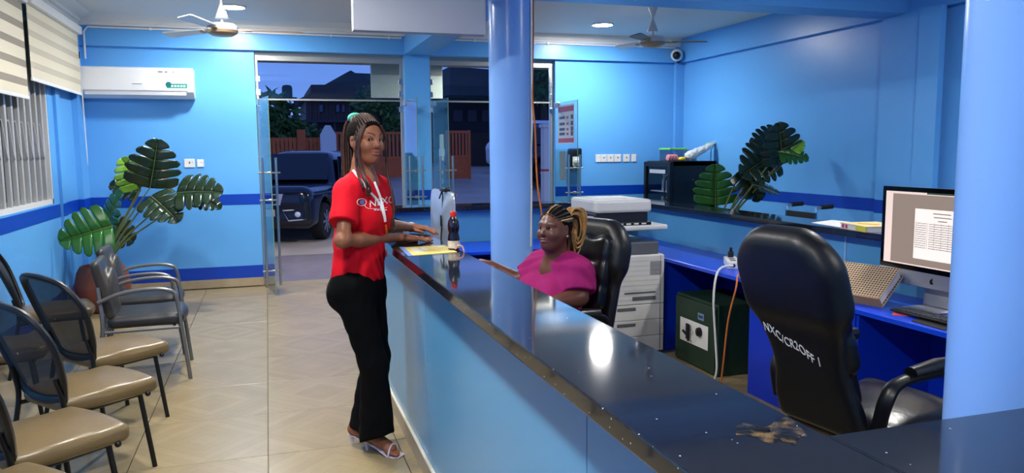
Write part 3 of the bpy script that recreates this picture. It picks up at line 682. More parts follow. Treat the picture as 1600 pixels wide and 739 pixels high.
blind('cream zebra blind with dark see-through bands at the left edge', 5.3, 7.60, 2.085, 2.89, .10, .058, .02, SHEER)
b2 = blind('lower cream zebra blind next to the air conditioner', 7.64, 9.50, 2.25, 2.90, .085, .05, .0, mat('blind_sheer_light', (196, 188, 166), .85, bump=(200, .2)), XL+.10)
g = G(); g.box(-.02, .01, 1.86, 1.885, .40, .47, bev=.004); obj('chain_clutch', g, BLACKP, b2)
g = G(); g.tube(bez([(0, 1.87, .42), (.005, 1.875, -.2), (.01, 1.89, -.75), (.008, 1.90, -.2), (0, 1.885, .42)], 8), .003, 5); obj('pull_cord', g, WHITE, b2)

# ------------------------------------------------------------------ air conditioner
e = thing('air_conditioner', 'white split air conditioner with a teal label on the back wall', 'air conditioner', (-1.93, 9.80, 2.235)); W = 1.165
prof = [(0, 0.03), (0, .335), (-.19, .345), (-.225, .33), (-.235, .28), (-.235, .10), (-.225, .07), (-.14, .005), (-.05, 0)]
n = len(prof); g = G(); g.add([(0, y, z) for y, z in prof]+[(W, y, z) for y, z in prof], [tuple(range(n)), tuple(range(2*n-1, n-1, -1))]+[(i, n+i, n+(i+1) % n, (i+1) % n) for i in range(n)])
obj('body', g, mat('ac_white', (236, 238, 240), .28), e, smooth=False, bevel=.006)
g = G(); g.box(.02, W-.06, -.242, -.236, .085, .315, bev=.002); obj('front_panel', g, mat('ac_white'), e, smooth=False)
g = G(); g.box(.05, W-.08, -.215, -.205, .035, .072, M=Matrix.Translation((0, -.02, 0))); obj('louver', g, mat('ac_louver', (205, 208, 214), .3), e, smooth=False)
t_ = obj('energy_label', G().box(.885, 1.10, -.2445, -.2425, .115, .165), mat('teal_label', (0, 140, 132), .4), e, smooth=False)
obj('label_badge', G().lathe([(.03, 0), (.03, .002)], 16, M=Matrix.Translation((.905, -.2445, .155)) @ Matrix.Rotation(PI/2, 4, 'X')), mat('teal_dark', (10, 110, 110), .4), e)
for k in range(5): g = G(); g.box(.93+k*.032, .952+k*.032, -.2455, -.2445, .128, .148); obj('label_print', g, PAPER, t_, smooth=False)
G2 = G(); G2.box(.53, .63, -.2430, -.2422, .152, .160)
obj('brand_mark', G2, mat('ac_print', (120, 124, 130), .4), e, smooth=False)
for x, w_ in ((.80, .05), (.87, .03), (.955, .012)): g = G(); g.box(x, x+w_, -.2432, -.242, .285, .30); obj('scuff_label', g, mat('ac_print'), e, smooth=False)

# ------------------------------------------------------------------ wall fittings
def plate(x, z, w_, h_, label, grp, kind):
    e = thing('wall_socket' if kind else 'wall_switch', label, 'socket' if kind else 'switch', (x, YB, z), group=grp)
    g = G(); g.box(-w_/2, w_/2, -.012, 0, -h_/2, h_/2, bev=.004); obj('plate', g, WHITE, e, smooth=False)
    if kind:
        for dx in ((-.03, .03) if w_ > .12 else (0,)):
            g = G(); g.box(dx-.006, dx+.006, -.014, -.012, -.005, .018); obj('slot', g, DARKGREY, e, smooth=False)
    g = G(); g.box(w_/2-.03, w_/2-.012, -.016, -.012, h_/2-.04, h_/2-.015, bev=.002); obj('rocker', g, WHITEM, e, smooth=False)
plate(-.872, 1.50, .115, .10, 'white wall socket above the tall potted plant', 'left sockets', 1)
plate(-.753, 1.498, .075, .09, 'small white wall switch right of the socket above the plant', 'left sockets', 0)
for i, (x, w_) in enumerate(((4.36, .075), (4.445, .085), (4.545, .10), (4.655, .10), (4.79, .10), (4.905, .075))):
    plate(x, 1.50, w_, .105, ['leftmost', 'second', 'third', 'fourth', 'fifth', 'rightmost'][i]+' white plate in the row of sockets left of the fridge', 'row of wall plates', i not in (0, 5))
e = thing('sanitizer_dispenser', 'black and white hand sanitizer dispenser on the wall beside the glass door', 'dispenser', (3.99, YB, 1.36))
g = G(); g.box(-.085, .085, -.12, 0, 0, .28, bev=.02); obj('body', g, BLACKP, e)
g = G(); g.box(-.06, .06, -.125, -.11, .04, .17, bev=.01); g.sphere((0, -.11, .10), (.055, .04, .05)); obj('nozzle_cover', g, WHITE, e)
e = thing('security_camera', 'white dome security camera in the far corner under the ceiling', 'camera', (5.47, YB-.06, 2.93))
g = G(); g.lathe([(.07, 0), (.07, .03), (.05, .035)], 20, M=Matrix.Translation((.05, 0, .0)) @ Matrix.Rotation(PI/2, 4, 'X')); obj('mount', g, WHITE, e)
g = G(); g.sphere((0, -.10, -.02), .085); obj('dome_body', g, WHITE, e)
g = G(); g.sphere((-.035, -.155, -.03), .055); obj('lens', g, BLACKP, e)
g = G(); g.tube([(.05, -.02, -.02), (.07, -.02, -.12)], .018); obj('cable_gland', g, DARKGREY, e)
e = thing('conduit_pipe', 'thin white conduit running under the cornice on the back wall', 'pipe', (0, YB-.075, 3.02))
g = G(); g.tube([(XL+.12, 0, -.35), (XL+.12, 0, -.05), (XL+.16, 0, 0), (1.66, 0, 0)], .011, 8); obj('pipe_run', g, WHITEM, e)
g = G(); g.tube([(2.03, 0, 0), (5.5, 0, 0)], .011, 8); obj('pipe_run', g, WHITEM, e)
for x in (-1.2, -.2, .8, 1.5, 2.6, 3.6, 4.6): g = G(); g.box(x-.012, x+.012, -.014, .014, -.016, .016); obj('pipe_clip', g, WHITE, e, smooth=False)

# ------------------------------------------------------------------ ceiling fans
def fan(label, x, y, z, angs, brown, rb=1):
    e = thing('ceiling_fan', label, 'fan', (x, y, z), group='ceiling fans'); top = CEIL-z
    FW = mat('fan_white', (226, 224, 220), .3); FT_ = mat('fan_tan', (176, 150, 116), .35, .3)
    g = G(); g.lathe([(.02, -.065), (.09, -.058), (.13, -.035), (.14, -.01)], 28); obj('motor_cap', g, FT_, e)
    g = G(); g.lathe([(.14, -.01), (.14, .025), (.11, .05), (.03, .06)], 28); obj('motor_body', g, FW, e)
    g = G(); g.tube([(0, 0, .05), (0, 0, top)], .012, 10); obj('down_rod', g, FW, e)
    g = G(); g.lathe([(.06, .10), (.055, .12), (.014, .23), (.013, .24)], 20); obj('lower_cone', g, FW, e)
    g = G(); g.lathe([(.014, top-.13), (.055, top-.02), (.06, top)], 20); obj('canopy', g, FW, e)
    for i, a in enumerate(angs):
        M_ = Matrix.Rotation(R(a), 4, 'Z') @ Matrix.Rotation(R(12), 4, 'X')
        g = G(); g.prism([(.20, -.045), (.68*rb, -.07), (.72*rb, -.05), (.72*rb, .05), (.68*rb, .065), (.20, .045)], -.004, .004, M=M_)
        b = obj('blade', g, mat('fan_blade_dusky', (140, 124, 112), .4) if i in brown else FW, e, smooth=False)
        g = G(); g.box(.10, .26, -.022, .022, -.012, .002, M=M_); obj('blade_bracket', g, FT_, b, smooth=False)
fan('white ceiling fan with one brown blade near the air conditioner', -.345, 7.72, 2.75, (2, 138, 248), (0,))
fan('white ceiling fan with tan motor near the security camera', 3.99, 7.55, 2.765, (104, -16, 224), (1, 2), .8)

# ------------------------------------------------------------------ monstera plants
def leaf_geo(L=.42, W=.36, lobes=6, droop=.35, seed=0, split=.44, fold=.25):
    """split-leaf blade: base at origin, midrib along +y, lobes cut in from the edge"""
    rnd = random.Random(seed); g = G()
    def half(t):   # half width along the rib, heart shaped
        return W*.5*(max(0, math.sin(PI*min(1, (t+.16)/1.16)**.66))**.62)
    def pt(t, s_, u):   # t along rib, s side, u 0..1 outwards ; veins sweep forward
        x = s_*half(t)*u; y = L*(t+.16*u*(1-.6*t))-(.10*L*u if t < .12 else 0)
        z = -droop*L*(t*t)*.6+fold*abs(x)-.55*abs(x)**2/W
        return (x, y, z)
    T = [i/40 for i in range(41)]
    for s_ in (-1, 1):
        for b in range(lobes):
            t0, t1 = b/lobes, (b+1)/lobes; cut = split*rnd.uniform(.7, 1.25)
            rows = []
            for k in range(5):
                t = t0+(t1-t0)*k/4; row = []
                for u in (0, cut*.6, cut, (1+cut)/2, .9, 1.0):
                    tt = t
                    if u > cut: q = (u-cut)/(1-cut); tt = t0+(t1-t0)*.5+(t-(t0+t1)/2)*(1-(.10+.13*q*q))  
                    uu = u*(1-.13*(abs(k-2)/2)**2*u) if u > .6 else u
                    row.append(pt(min(tt, .999), s_, uu))
                rows.append(row)
            g.grid(rows if s_ > 0 else [list(reversed(r_)) for r_ in rows])
    return g
LEAFD = mat('monstera_leaf_dark', (30, 52, 34), .22, spec=.6, noise=(6, .5), col2=(18, 34, 22)); LEAFM = mat('monstera_leaf_green', (44, 104, 40), .25, spec=.5, noise=(6, .4), col2=(30, 80, 30)); LEAFL = mat('monstera_leaf_bright', (130, 186, 56), .3, noise=(6, .3), col2=(96, 150, 44)); STEM = mat('monstera_stem', (92, 112, 64), .4, noise=(12, .6), col2=(116, 108, 78))
POT = mat('pot_terracotta', (118, 60, 38), .5, noise=(5, .4), col2=(92, 46, 28)); SOIL = mat('potting_soil', (44, 34, 28), .95)
def monstera(label, base, leaves, pot=True, soil_z=.46, col=POT):
    e = thing('potted_monstera', label, 'plant', base); bx_, by_, bz_ = base
    g = G(); s_ = soil_z/.46
    g.lathe([(.13*s_, 0), (.17*s_, .03), (.25*s_, .18*s_), (.265*s_, .28*s_), (.235*s_, .42*s_), (.20*s_, .48*s_), (.185*s_, .48*s_), (.19*s_, .44*s_)], 32); p_ = obj('pot', g, col, e)
    g = G(); g.lathe([(.0, .445*s_), (.195*s_, .445*s_)], 24); obj('soil', g, SOIL, p_)
    for i, (c, up, nrm, L, m, sd) in enumerate(leaves):
        c = Vector(c)-Vector(base); yv = Vector(up).normalized(); zv = Vector(nrm); zv = (zv-yv*zv.dot(yv)).normalized(); xv = yv.cross(zv)
        b = c-yv*L*.42
        g = G(); gg = leaf_geo(L*1.0, L*1.12, 5, .3, sd); g.add(gg.v, gg.f, frame(b, xv, yv, zv)); lf = obj('leaf', g, m, e, solid=.003)
        g = G(); g.tube([b+(xv*0)+yv*(L*t)+zv*(-.3*L*t*t*.6+.003) for t in (0, .25, .5, .75, .95)], [.006, .005, .004, .003, .001], 5); obj('midrib', g, STEM, lf)
        r0 = Vector((random.uniform(-.04, .04), random.uniform(-.04, .04), soil_z-.03)); mid = (r0*.45+b*.55)+Vector((0, 0, .06))
        k = bez([r0, (r0+mid)/2+Vector((0, 0, .05)), mid, b], 6); g = G(); g.tube(k, [.013-.007*j/len(k) for j in range(len(k))], 7); obj('stem', g, STEM, e)
def pl(x, y, Y): p_ = oq(x, y, Y); return (p_.x, p_.y, p_.z)
monstera('tall monstera plant in a terracotta pot beside the grey armchairs', (-1.665, 8.72, 0), [
    (pl(240, 264, 8.75), (.25, -.2, .95), (.35, -1, .15), .50, LEAFD, 1), (pl(303, 298, 8.6), (.75, -.3, .1), (.1, -.8, .75), .46, LEAFD, 2),
    (pl(253, 320, 8.55), (.5, -.4, -.4), (.1, -.8, .6), .40, LEAFD, 3), (pl(208, 275, 8.8), (-.35, -.2, .75), (-.2, -.75, .7), .34, LEAFL, 4),
    (pl(142, 362, 8.3), (-.65, -.2, -.15), (.15, -1, .25), .46, LEAFM, 5), (pl(172, 334, 8.6), (.25, -.2, .9), (-.85, -.5, .2), .42, LEAFM, 6),
    (pl(181, 362, 8.95), (.3, .1, -.2), (.0, -1, .2), .36, LEAFD, 7), (pl(200, 292, 8.9), (-.7, 0, .2), (.1, -.8, .6), .30, LEAFD, 8), (pl(320, 312, 8.75), (.9, -.1, -.3), (.1, -.6, .8), .30, LEAFD, 9)])
monstera('monstera plant standing behind the right counter against the wall', (4.62, 7.25, .0), [
    (pl(1190, 252, 6.95), (-.75, -.2, -.35), (.1, -.9, .5), .46, LEAFD, 11), (pl(1222, 232, 6.75), (-.3, -.35, .9), (-.2, -.9, .3), .44, LEAFD, 12),
    (pl(1236, 240, 6.7), (.6, -.4, -.1), (-.2, -.6, .75), .30, LEAFM, 13), (pl(1172, 283, 7.0), (.3, -.3, -.6), (-.2, -.9, .3), .38, LEAFD, 14),
    (pl(1195, 292, 6.85), (.9, -.2, -.15), (0, -.35, .9), .32, LEAFD, 15), (pl(1118, 296, 7.3), (-.15, -.2, .95), (-.5, -.85, .1), .44, LEAFM, 16), (pl(1200, 222, 7.1), (.5, .1, .8), (-.2, -1, .2), .36, LEAFD, 17),
    (pl(1245, 228, 6.72), (.6, -.1, .5), (-.3, -.7, .5), .16, LEAFL, 18)], soil_z=.62, col=mat('pot_grey', (90, 92, 96), .6))

# ------------------------------------------------------------------ waiting chairs
VINYL = mat('seat_vinyl_taupe', (112, 94, 63), .3, spec=.5, bump=(9, .25), noise=(3, .25), col2=(95, 79, 51)); FRB = mat('chair_frame_black', (16, 17, 19), .4)
def mesh_mat():
    m = mat('chair_mesh_black', (26, 28, 30), .7); t = m.node_tree; b = t.nodes['Principled BSDF']; co = t.nodes.new('ShaderNodeTexCoord'); w1 = t.nodes.new('ShaderNodeTexWave'); w2 = t.nodes.new('ShaderNodeTexWave')
    w1.bands_direction = 'Y'; w2.bands_direction = 'Z'
    mm = t.nodes.new('ShaderNodeMath'); mm.operation = 'MAXIMUM'
    for w_, i in ((w1, 0), (w2, 1)): w_.inputs['Scale'].default_value = 75; t.links.new(co.outputs['Object'], w_.inputs['Vector']); t.links.new(w_.outputs['Fac'], mm.inputs[i])
    rr = t.nodes.new('ShaderNodeMapRange'); rr.inputs[1].default_value = .3; rr.inputs[2].default_value = .8; rr.inputs[3].default_value = .58; rr.inputs[4].default_value = 1; t.links.new(mm.outputs[0], rr.inputs[0]); t.links.new(rr.outputs[0], b.inputs['Alpha']); return m
MESHB = mesh_mat()
def mesh_chair():
    e = thing('mesh_chair', '', 'chair')
    f = Field(); f.rbox((.02, 0, .435), (.235, .235, .038), .034, k=.02); f.ell((.20, 0, .435), (.085, .20, .036), k=.05); f.ell((0, 0, .455), (.18, .18, .035), k=.05)
    for s_ in (-1, 1): f.rbox((-.17, s_*.28, .43), (.14, .07, .08), .02, k=.04, op='-', M=np.array([[math.cos(.35*s_), -math.sin(.35*s_), 0], [math.sin(.35*s_), math.cos(.35*s_), 0], [0, 0, 1]]))
    sdf_obj('seat', f, .009, VINYL, e, relax=2)
    for s_ in (-1, 1):
        g = G(); g.tube([(.17, s_*.19, .41), (.215, s_*.215, 0.0)], .0125, 10); l_ = obj('leg', g, FRB, e)
        g = G(); g.sphere((.19, s_*.232, .40), .014); obj('bolt', g, FRB, l_)
        g = G(); g.tube(bez([(-.30, s_*.22, 0), (-.235, s_*.215, .30), (-.215, s_*.21, .45), (-.24, s_*.205, .58)], 5), .0125, 10); obj('leg', g, FRB, e)
        g = G(); g.tube([(-.215, s_*.20, .395), (.17, s_*.19, .395)], .011, 8); obj('side_rail', g, FRB, e)
    g = G(); g.tube([(.17, -.19, .395), (.17, .19, .395)], .011, 8); obj('front_rail', g, FRB, e)
    # back frame: six-sided ring curving back
    ring = [(1.12*a_, .45+(b_-.485)*1.22) for a_, b_ in [(-.16, .50), (-.21, .60), (-.24, .74), (-.195, .85), (-.10, .885), (0, .893), (.10, .885), (.195, .85), (.24, .74), (.21, .60), (.16, .50), (0, .485)]]
    xf = lambda y, z: -.17-.15*(z-.48)/.4-.05*(1-(y/.27)**2)
    P3 = bez([(xf(y, z), y, z) for y, z in ring]+[(xf(*ring[0]), *ring[0])], 4)[:-1]
    g = G(); g.tube(P3, .024, 8, closed=True, sx=.7); obj('back_frame', g, FRB, e)
    c = (xf(0, .69), 0, .69); rows = []
    for q in (1.0, .66, .33, .02): rows.append([(xf(p_[1]*q, .69+(p_[2]-.69)*q), p_[1]*q, .69+(p_[2]-.69)*q) for p_ in P3])
    g = G(); g.grid(rows, wrap=True); obj('back_mesh', g, MESHB, e)
    return e
proto = mesh_chair()
CH = [(-.955, 5.05, 40, 'black mesh-back chair with taupe seat nearest the grey armchairs'), (-.925, 4.25, 40, 'second black mesh-back chair with taupe seat from the grey armchairs'), (-.945, 3.54, 40, 'third black mesh-back chair with taupe seat from the grey armchairs'), (-.95, 2.88, 40, 'black mesh-back chair with taupe seat cut off at the bottom left corner'),
      (-1.60, 6.52, 14, 'black mesh-back chair against the left wall under the window'), (-1.62, 5.30, 15, 'black mesh-back chair by the left wall with only its seat edge showing')]
for i, (x, y, a, lab) in enumerate(CH):
    c = proto if i == 0 else copy_tree(proto)
    c.location = (x, y, 0); c.rotation_euler = (0, 0, R(a)); tag(c, lab, 'chair', 'mesh-back waiting chairs')
GMET = mat('chair_metal_grey', (112, 112, 114), .38, .5); GUP = mat('upholstery_charcoal', (42, 42, 44), .35, bump=(14, .12)); GUPB = mat('upholstery_taupe', (54, 50, 45), .38, bump=(14, .12))
def arm_chair():
    e = thing('arm_chair', '', 'chair')
    f = Field(); f.rbox((.02, 0, .44), (.25, .245, .045), .042, k=.02); f.ell((.19, 0, .44), (.10, .21, .045), k=.05); sdf_obj('seat', f, .009, GUP, e, relax=2)
    f = Field()
    f.rbox((-.245, 0, .67), (.030, .235, .21), .026, k=.02, M=np.array([[math.cos(.22), 0, -math.sin(.22)], [0, 1, 0], [math.sin(.22), 0, math.cos(.22)]])); f.ell((-.205, 0, .65), (.04, .18, .16), k=.05); sdf_obj('backrest', f, .009, GUPB, e, relax=2)
    for s_ in (-1, 1):
        y = s_*.27
        g = G(); g.tube(bez([(.29, y, 0), (.25, y, .38), (.225, y, .60), (.18, y, .655), (.06, y, .672), (-.12, y, .655), (-.27, y, .60)], 6), .014, 8, sx=1.3); obj('arm_leg', g, GMET, e)
        g = G(); g.tube(bez([(-.33, y, 0), (-.27, y, .30), (-.25, y, .45), (-.27, y*.88, .70)], 6), .014, 8, sx=1.3); obj('leg', g, GMET, e)
        g = G(); g.tube([(-.26, y, .385), (.25, y, .385)], .011, 8); obj('side_rail', g, GMET, e)
    g = G(); g.tube([(.20, -.27, .385), (.20, .27, .385)], .011, 8); obj('cross_rail', g, GMET, e)
    g = G(); g.tube([(-.24, -.27, .385), (-.24, .27, .385)], .011, 8); obj('cross_rail', g, GMET, e)
    return e
ac = arm_chair(); ac.location = (-.90, 6.10, 0); ac.rotation_euler = (0, 0, R(4)); tag(ac, 'front grey metal armchair with charcoal seat next to the black chairs', 'chair', 'grey armchairs')
ac2 = copy_tree(ac); ac2.location = (-1.0, 6.86, 0); ac2.rotation_euler = (0, 0, R(2)); tag(ac2, 'grey metal armchair with charcoal seat nearest the potted plant', 'chair', 'grey armchairs')
def oz(x, y, z):      # where the sight line of a photo point meets the level z (layout measure)
    d = _r*((x-800)/1198.7)-_u*((y-369.5)/1198.7)+_f; return d*((z-CAM_H)/d.z)+Vector((0, 0, CAM_H))
DZ = .76
# ------------------------------------------------------------------ desks
e = thing('desk', 'long royal blue desk along the right side wall with the power strip on it', 'desk', (3.0, 1.7, 0))
g = G(); g.box(-.02, .528, 0, 5.2, DZ-.028, DZ, bev=.003); obj('desk_top', g, DESKM, e, smooth=False)
for y in (3.73, 2.57, .02): g = G(); g.box(.0, .52, y-.02, y, 0, DZ-.028); obj('side_panel', g, DESKD, e, smooth=False)
g = G(); g.box(.50, .52, .02, 3.7, .0, DZ-.028); obj('back_panel', g, DESKD, e, smooth=False)
g = G(); g.box(-.008, .01, 1.62, 2.57, .0, DZ-.03); ped = obj('pedestal_front', g, DESKD, e, smooth=False)
g = G(); g.box(.0, .52, 1.60, 1.62, 0, DZ-.028); obj('side_panel', g, DESKD, e, smooth=False)
e = thing('desk', 'royal blue desk along the back wall behind the round column', 'desk', (.95, 6.28, 0))
g = G(); g.box(0, 2.0, 0, .735, DZ-.028, DZ, bev=.003); obj('desk_top', g, DESKM, e, smooth=False)
for x in (.02, .95, 1.98): g = G(); g.box(x-.02, x, .02, .72, 0, DZ-.028); obj('side_panel', g, DESKD, e, smooth=False)
g = G(); g.box(0, 2.0, .70, .72, 0, DZ-.028); obj('back_panel', g, DESKD, e, smooth=False)
e = thing('desk', 'blue work shelf behind the front counter carrying the turned-away computer', 'desk', (.88, 1.3, 0))
g = G(); g.box(0, .47, 0, 4.95, DZ-.028, DZ, bev=.003); obj('desk_top', g, DESKM, e, smooth=False)
for y in (.02, 1.6, 3.2, 4.95): g = G(); g.box(0, .45, y-.02, y, 0, DZ-.028); obj('side_panel', g, DESKD, e, smooth=False)

# ------------------------------------------------------------------ all-in-one computers
ALUM = mat('computer_aluminium', (196, 199, 204), .32, .75); SCRB = mat('screen_bezel_black', (8, 8, 10), .12)
SBG = mat('screen_taupe', (90, 80, 74), .4, emit=(158, 140, 128), estr=.75); SPK = mat('screen_pink', (200, 180, 170), .4, emit=(236, 212, 200), estr=.8); SPG = mat('screen_page', (220, 210, 200), .4, emit=(240, 228, 218), estr=.85); SIN = mat('screen_ink', (90, 80, 80), .6, emit=(120, 104, 100), estr=.45); SGR = mat('screen_green', (30, 60, 40), .4, emit=(44, 74, 54), estr=.5)
def imac(label, loc, rz, s, on):
    e = thing('desktop_computer', label, 'computer', loc, rz); e.scale = (s, s, s)
    rows = []
    def ring(w, h, x, zc): return [(x, w*math.copysign(abs(math.cos(a))**.14, math.cos(a)), zc+h*math.copysign(abs(math.sin(a))**.14, math.sin(a))) for a in [2*PI*k/48 for k in range(48)]]
    zc, hw, hh_ = .338, .325, .238
    g = G(); g.grid([ring(hw, hh_, .012, zc), ring(hw, hh_, .006, zc), ring(hw*.98, hh_*.975, -.004, zc), ring(hw*.8, hh_*.75, -.022, zc), ring(hw*.45, hh_*.4, -.04, zc), ring(.001, .001, -.043, zc)], wrap=True); obj('housing', g, ALUM, e)
    g = G(); g.box(.010, .0135, -hw+.002, hw-.002, .102, .172); ch = obj('chin', g, ALUM, e, smooth=False)
    g = G(); g.box(.010, .014, -hw+.001, hw-.001, .172, zc+hh_-.001, bev=.0015); bz = obj('bezel', g, SCRB, e, smooth=False)
    def scr(name, y0, y1, z0, z1, m, d, par=bz): g = G(); g.box(.0140+d, .0146+d, y0, y1, z0, z1); return obj(name, g, m, par, smooth=False)
    if on:   # local +y is the viewer's left when the screen faces +x ... mirrored below by sign
        scr('screen', -.30, .30, .197, .552, SBG, 0)
        scr('toolbar', -.30, .30, .541, .552, SPK, .0008); scr('side_bar', -.30, -.256, .197, .541, SPK, .0008); scr('status_bar', -.256, .30, .197, .203, SPK, .0008); scr('menu_strip', -.05, .30, .545, .552, SGR, .0016)
        scr('document_page', -.115, .14, .235, .475, SPG, .0008)
        for z, a, b in ((.455, -.01, .09), (.438, -.005, .095), (.421, .02, .07)): scr('text_line', a, b, z, z+.004, SIN, .0016)
        for k in range(12):
            z = .405-k*.0105; scr('text_line', -.105, -.045, z, z+.0025, SIN, .0016); scr('text_line', -.03, .13, z, z+.0025, SIN, .0016)
        for y in (-.108, -.04, .0, .04, .08): scr('table_rule', y, y+.001, .285, .415, SIN, .0016)
    # fruit mark on the chin
    P_ = [(.0125*math.cos(a)*(1-.10*abs(math.cos(a))**6), .0135*math.sin(a)-(.003*math.cos(a)**2 if math.sin(a) > 0 else -.0018*max(0, 1-abs(math.cos(a))*4))) for a in [2*PI*k/28 for k in range(28)]]
    P_ = [(x-(.0065 if x > .008 and -.004 < y < .008 else 0), y) for x, y in P_]
    g = G(); g.prism(P_, 0, .0006, M=frame((.0136, 0, .135), (0, 1, 0), (0, 0, 1), (1, 0, 0))); g.prism([(0, .013), (.004, .0145), (.006, .02), (.002, .0185)], 0, .0006, M=frame((.0136, 0, .135), (0, 1, 0), (0, 0, 1), (1, 0, 0))); lg = obj('logo_mark', g, BLACKP, ch, smooth=False)
    g = G(); g.box(-.05, -.038, -.095, .095, .012, .32, bev=.003, M=Matrix.Rotation(R(-6), 4, 'Y')); g.box(-.10, .09, -.095, .095, 0, .006, bev=.002); obj('stand', g, ALUM, e, smooth=False)
    return e
imac('silver computer with a document on its lit screen on the right desk', (3.33, 3.14, DZ), PI, 1.12, True)
im2 = imac('silver computer turned away seen from behind above the front counter', (1.10, 5.02, DZ), 0, 1.04, False)
g = G(); g.tube(bez([(.02, -.14, .60), (-.01, -.13, .592), (-.02, -.12, .585), (-.035, -.09, .53), (-.02, -.11, .57), (-.03, -.15, .45), (-.045, -.17, .30), (-.05, -.16, .10)], 6), .0045, 6); obj('black_cable', g, BLACKP, im2)
g = G(); g.box(-.03, .02, -.16, -.07, .574, .590, bev=.004); obj('camera_clip', g, BLACKP, im2)
g = G(); g.box(-.048, -.040, -.17, -.155, .36, .43, bev=.002); obj('cable_plug', g, BLACKP, im2)
# ------------------------------------------------------------------ things on the right desk
def pattern_mat():
    m = mat('folder_pattern', (196, 166, 130), .5); t = m.node_tree; b = t.nodes['Principled BSDF']; co = t.nodes.new('ShaderNodeTexCoord'); vo = t.nodes.new('ShaderNodeTexVoronoi'); vo.inputs['Scale'].default_value = 62; vo.inputs['Randomness'].default_value = .05; vo.voronoi_dimensions = '2D'
    t.links.new(co.outputs['Object'], vo.inputs['Vector']); rr = t.nodes.new('ShaderNodeMath'); rr.operation = 'LESS_THAN'; rr.inputs[1].default_value = .36; t.links.new(vo.outputs['Distance'], rr.inputs[0])
    mx = t.nodes.new('ShaderNodeMix'); mx.data_type = 'RGBA'; mx.inputs['A'].default_value = srgb((204, 176, 142)); mx.inputs['B'].default_value = srgb((66, 56, 50)); t.links.new(rr.outputs[0], mx.inputs['Factor']); t.links.new(mx.outputs['Result'], b.inputs['Base Color']); return m
A_ = Vector((3.03, 3.62, DZ)); B_ = Vector((3.13, 3.27, DZ)); u = (B_-A_).normalized(); v_ = Vector((-u.y, u.x, 0)); v_ = v_ if v_.x > 0 else -v_
e = bpy.data.objects.new('box_file', None); COL.objects.link(e); e.matrix_world = frame(A_, u, v_, (0, 0, 1)) if u.cross(v_).z > 0 else frame(B_, -u, v_, (0, 0, 1)); tag(e, 'tan patterned box file leaning in front of the lit computer', 'folder'); LW = (B_-A_).length
Mt = Matrix.Translation((0, .0, .005)) @ Matrix.Rotation(R(38), 4, 'X')
g = G(); g.box(0, LW, .0, .235, .0, .006); o = obj('cover', g, pattern_mat(), e, smooth=False); o.matrix_local = Mt @ Matrix.Translation((0, 0, .06))
g = G(); g.box(0, LW, -.002, .235, 0, .006, M=Mt); obj('back_cover', g, mat('folder_pattern'), e, smooth=False)
g = G(); g.box(0, LW, -.006, 0, 0, .066, M=Mt); obj('spine', g, mat('folder_tan', (190, 150, 96), .5), e, smooth=False)
g = G(); g.box(.01, LW-.01, .004, .225, .008, .058, M=Mt); obj('paper_block', g, PAPER, e, smooth=False)
def slabthing(name, label, cat, px, z, h_, m, par=None, grp=None):
    P_ = [oz(x, y, z) for x, y in px]; c = sum(P_, Vector())/len(P_); poly = [(p_.x-c.x, p_.y-c.y) for p_ in P_]
    ar = sum(poly[i][0]*poly[(i+1) % len(poly)][1]-poly[(i+1) % len(poly)][0]*poly[i][1] for i in range(len(poly)))
    if ar < 0: poly.reverse()
    g = G(); g.prism(poly, 0, h_); o = obj(name, g, m, par, smooth=False); o.location = (c.x, c.y, z)
    if par is None: tag(o, label, cat, grp)
    return o
slabthing('note_paper', 'small white note beside the pink ruler on the desk', 'paper', [(1412, 488), (1420, 480), (1446, 483), (1438, 491)], DZ, .0015, PAPER)
slabthing('ruler', 'pink ruler lying on the blue desk under the screen', 'ruler', [(1394, 489), (1394, 492.5), (1478, 498), (1478, 494)], DZ, .004, mat('ruler_pink', (236, 96, 92), .4))
slabthing('mouse_mat', 'black mouse mat at the desk edge below the screen', 'mat', [(1424, 502), (1476, 517), (1490, 506), (1440, 497)], DZ, .004, mat('mouse_mat_black', (26, 26, 28), .8))
e = thing('keyboard', 'black keyboard standing at the foot of the lit computer', 'keyboard', (3.14, 2.95, DZ), R(90))
g = G(); g.box(-.22, .22, -.065, .065, .005, .018, bev=.004, M=Matrix.Rotation(R(4), 4, 'X')); obj('case', g, BLACKP, e)
g0 = None
for r_ in range(5):
    for c_ in range(14):
        if g0 is None: g = G(); g.box(-.012, .012, -.0095, .0095, 0, .006, bev=.001, seg=1); o = obj('key', g, DARKGREY, e, smooth=False); g0 = o.data
        else: o = link('key', g0, None, e)
        o.location = (-.20+c_*.0305, -.048+r_*.024, .0185+(-.048+r_*.024)*.07)
e = thing('router', 'black network box behind the big leather chair on the desk', 'device', (3.40, 3.86, DZ), R(80))
g = G(); g.box(-.13, .13, -.08, .08, 0, .055, bev=.012); obj('case', g, mat('router_black', (16, 17, 20), .2), e); g = G(); g.sphere((.04, -.081, .035), .006, 8, 5); obj('status_light', g, WHITE, e)
e = thing('power_strip', 'white extension socket with a black plug on the blue desk', 'power strip', (3.22, 4.83, DZ), R(62))
g = G(); g.box(-.15, .15, -.045, .045, 0, .055, bev=.006); obj('case', g, WHITE, e, smooth=False)
for x in (-.09, 0, .09): g = G(); g.box(x-.02, x+.02, -.02, .02, .055, .057); obj('outlet', g, DARKGREY, e, smooth=False)
g = G(); g.box(.065, .115, -.02, .02, .057, .10, bev=.006); g.tube([(.09, 0, .095), (.07, 0, .125)], .011, 8); obj('plug', g, BLACKP, e)
g = G(); g.lathe([(.012, 0), (.012, .008)], 12, M=Matrix.Translation((-.15, 0, .028)) @ Matrix.Rotation(-PI/2, 4, 'Y')); obj('cable_gland', g, BLACKP, e)
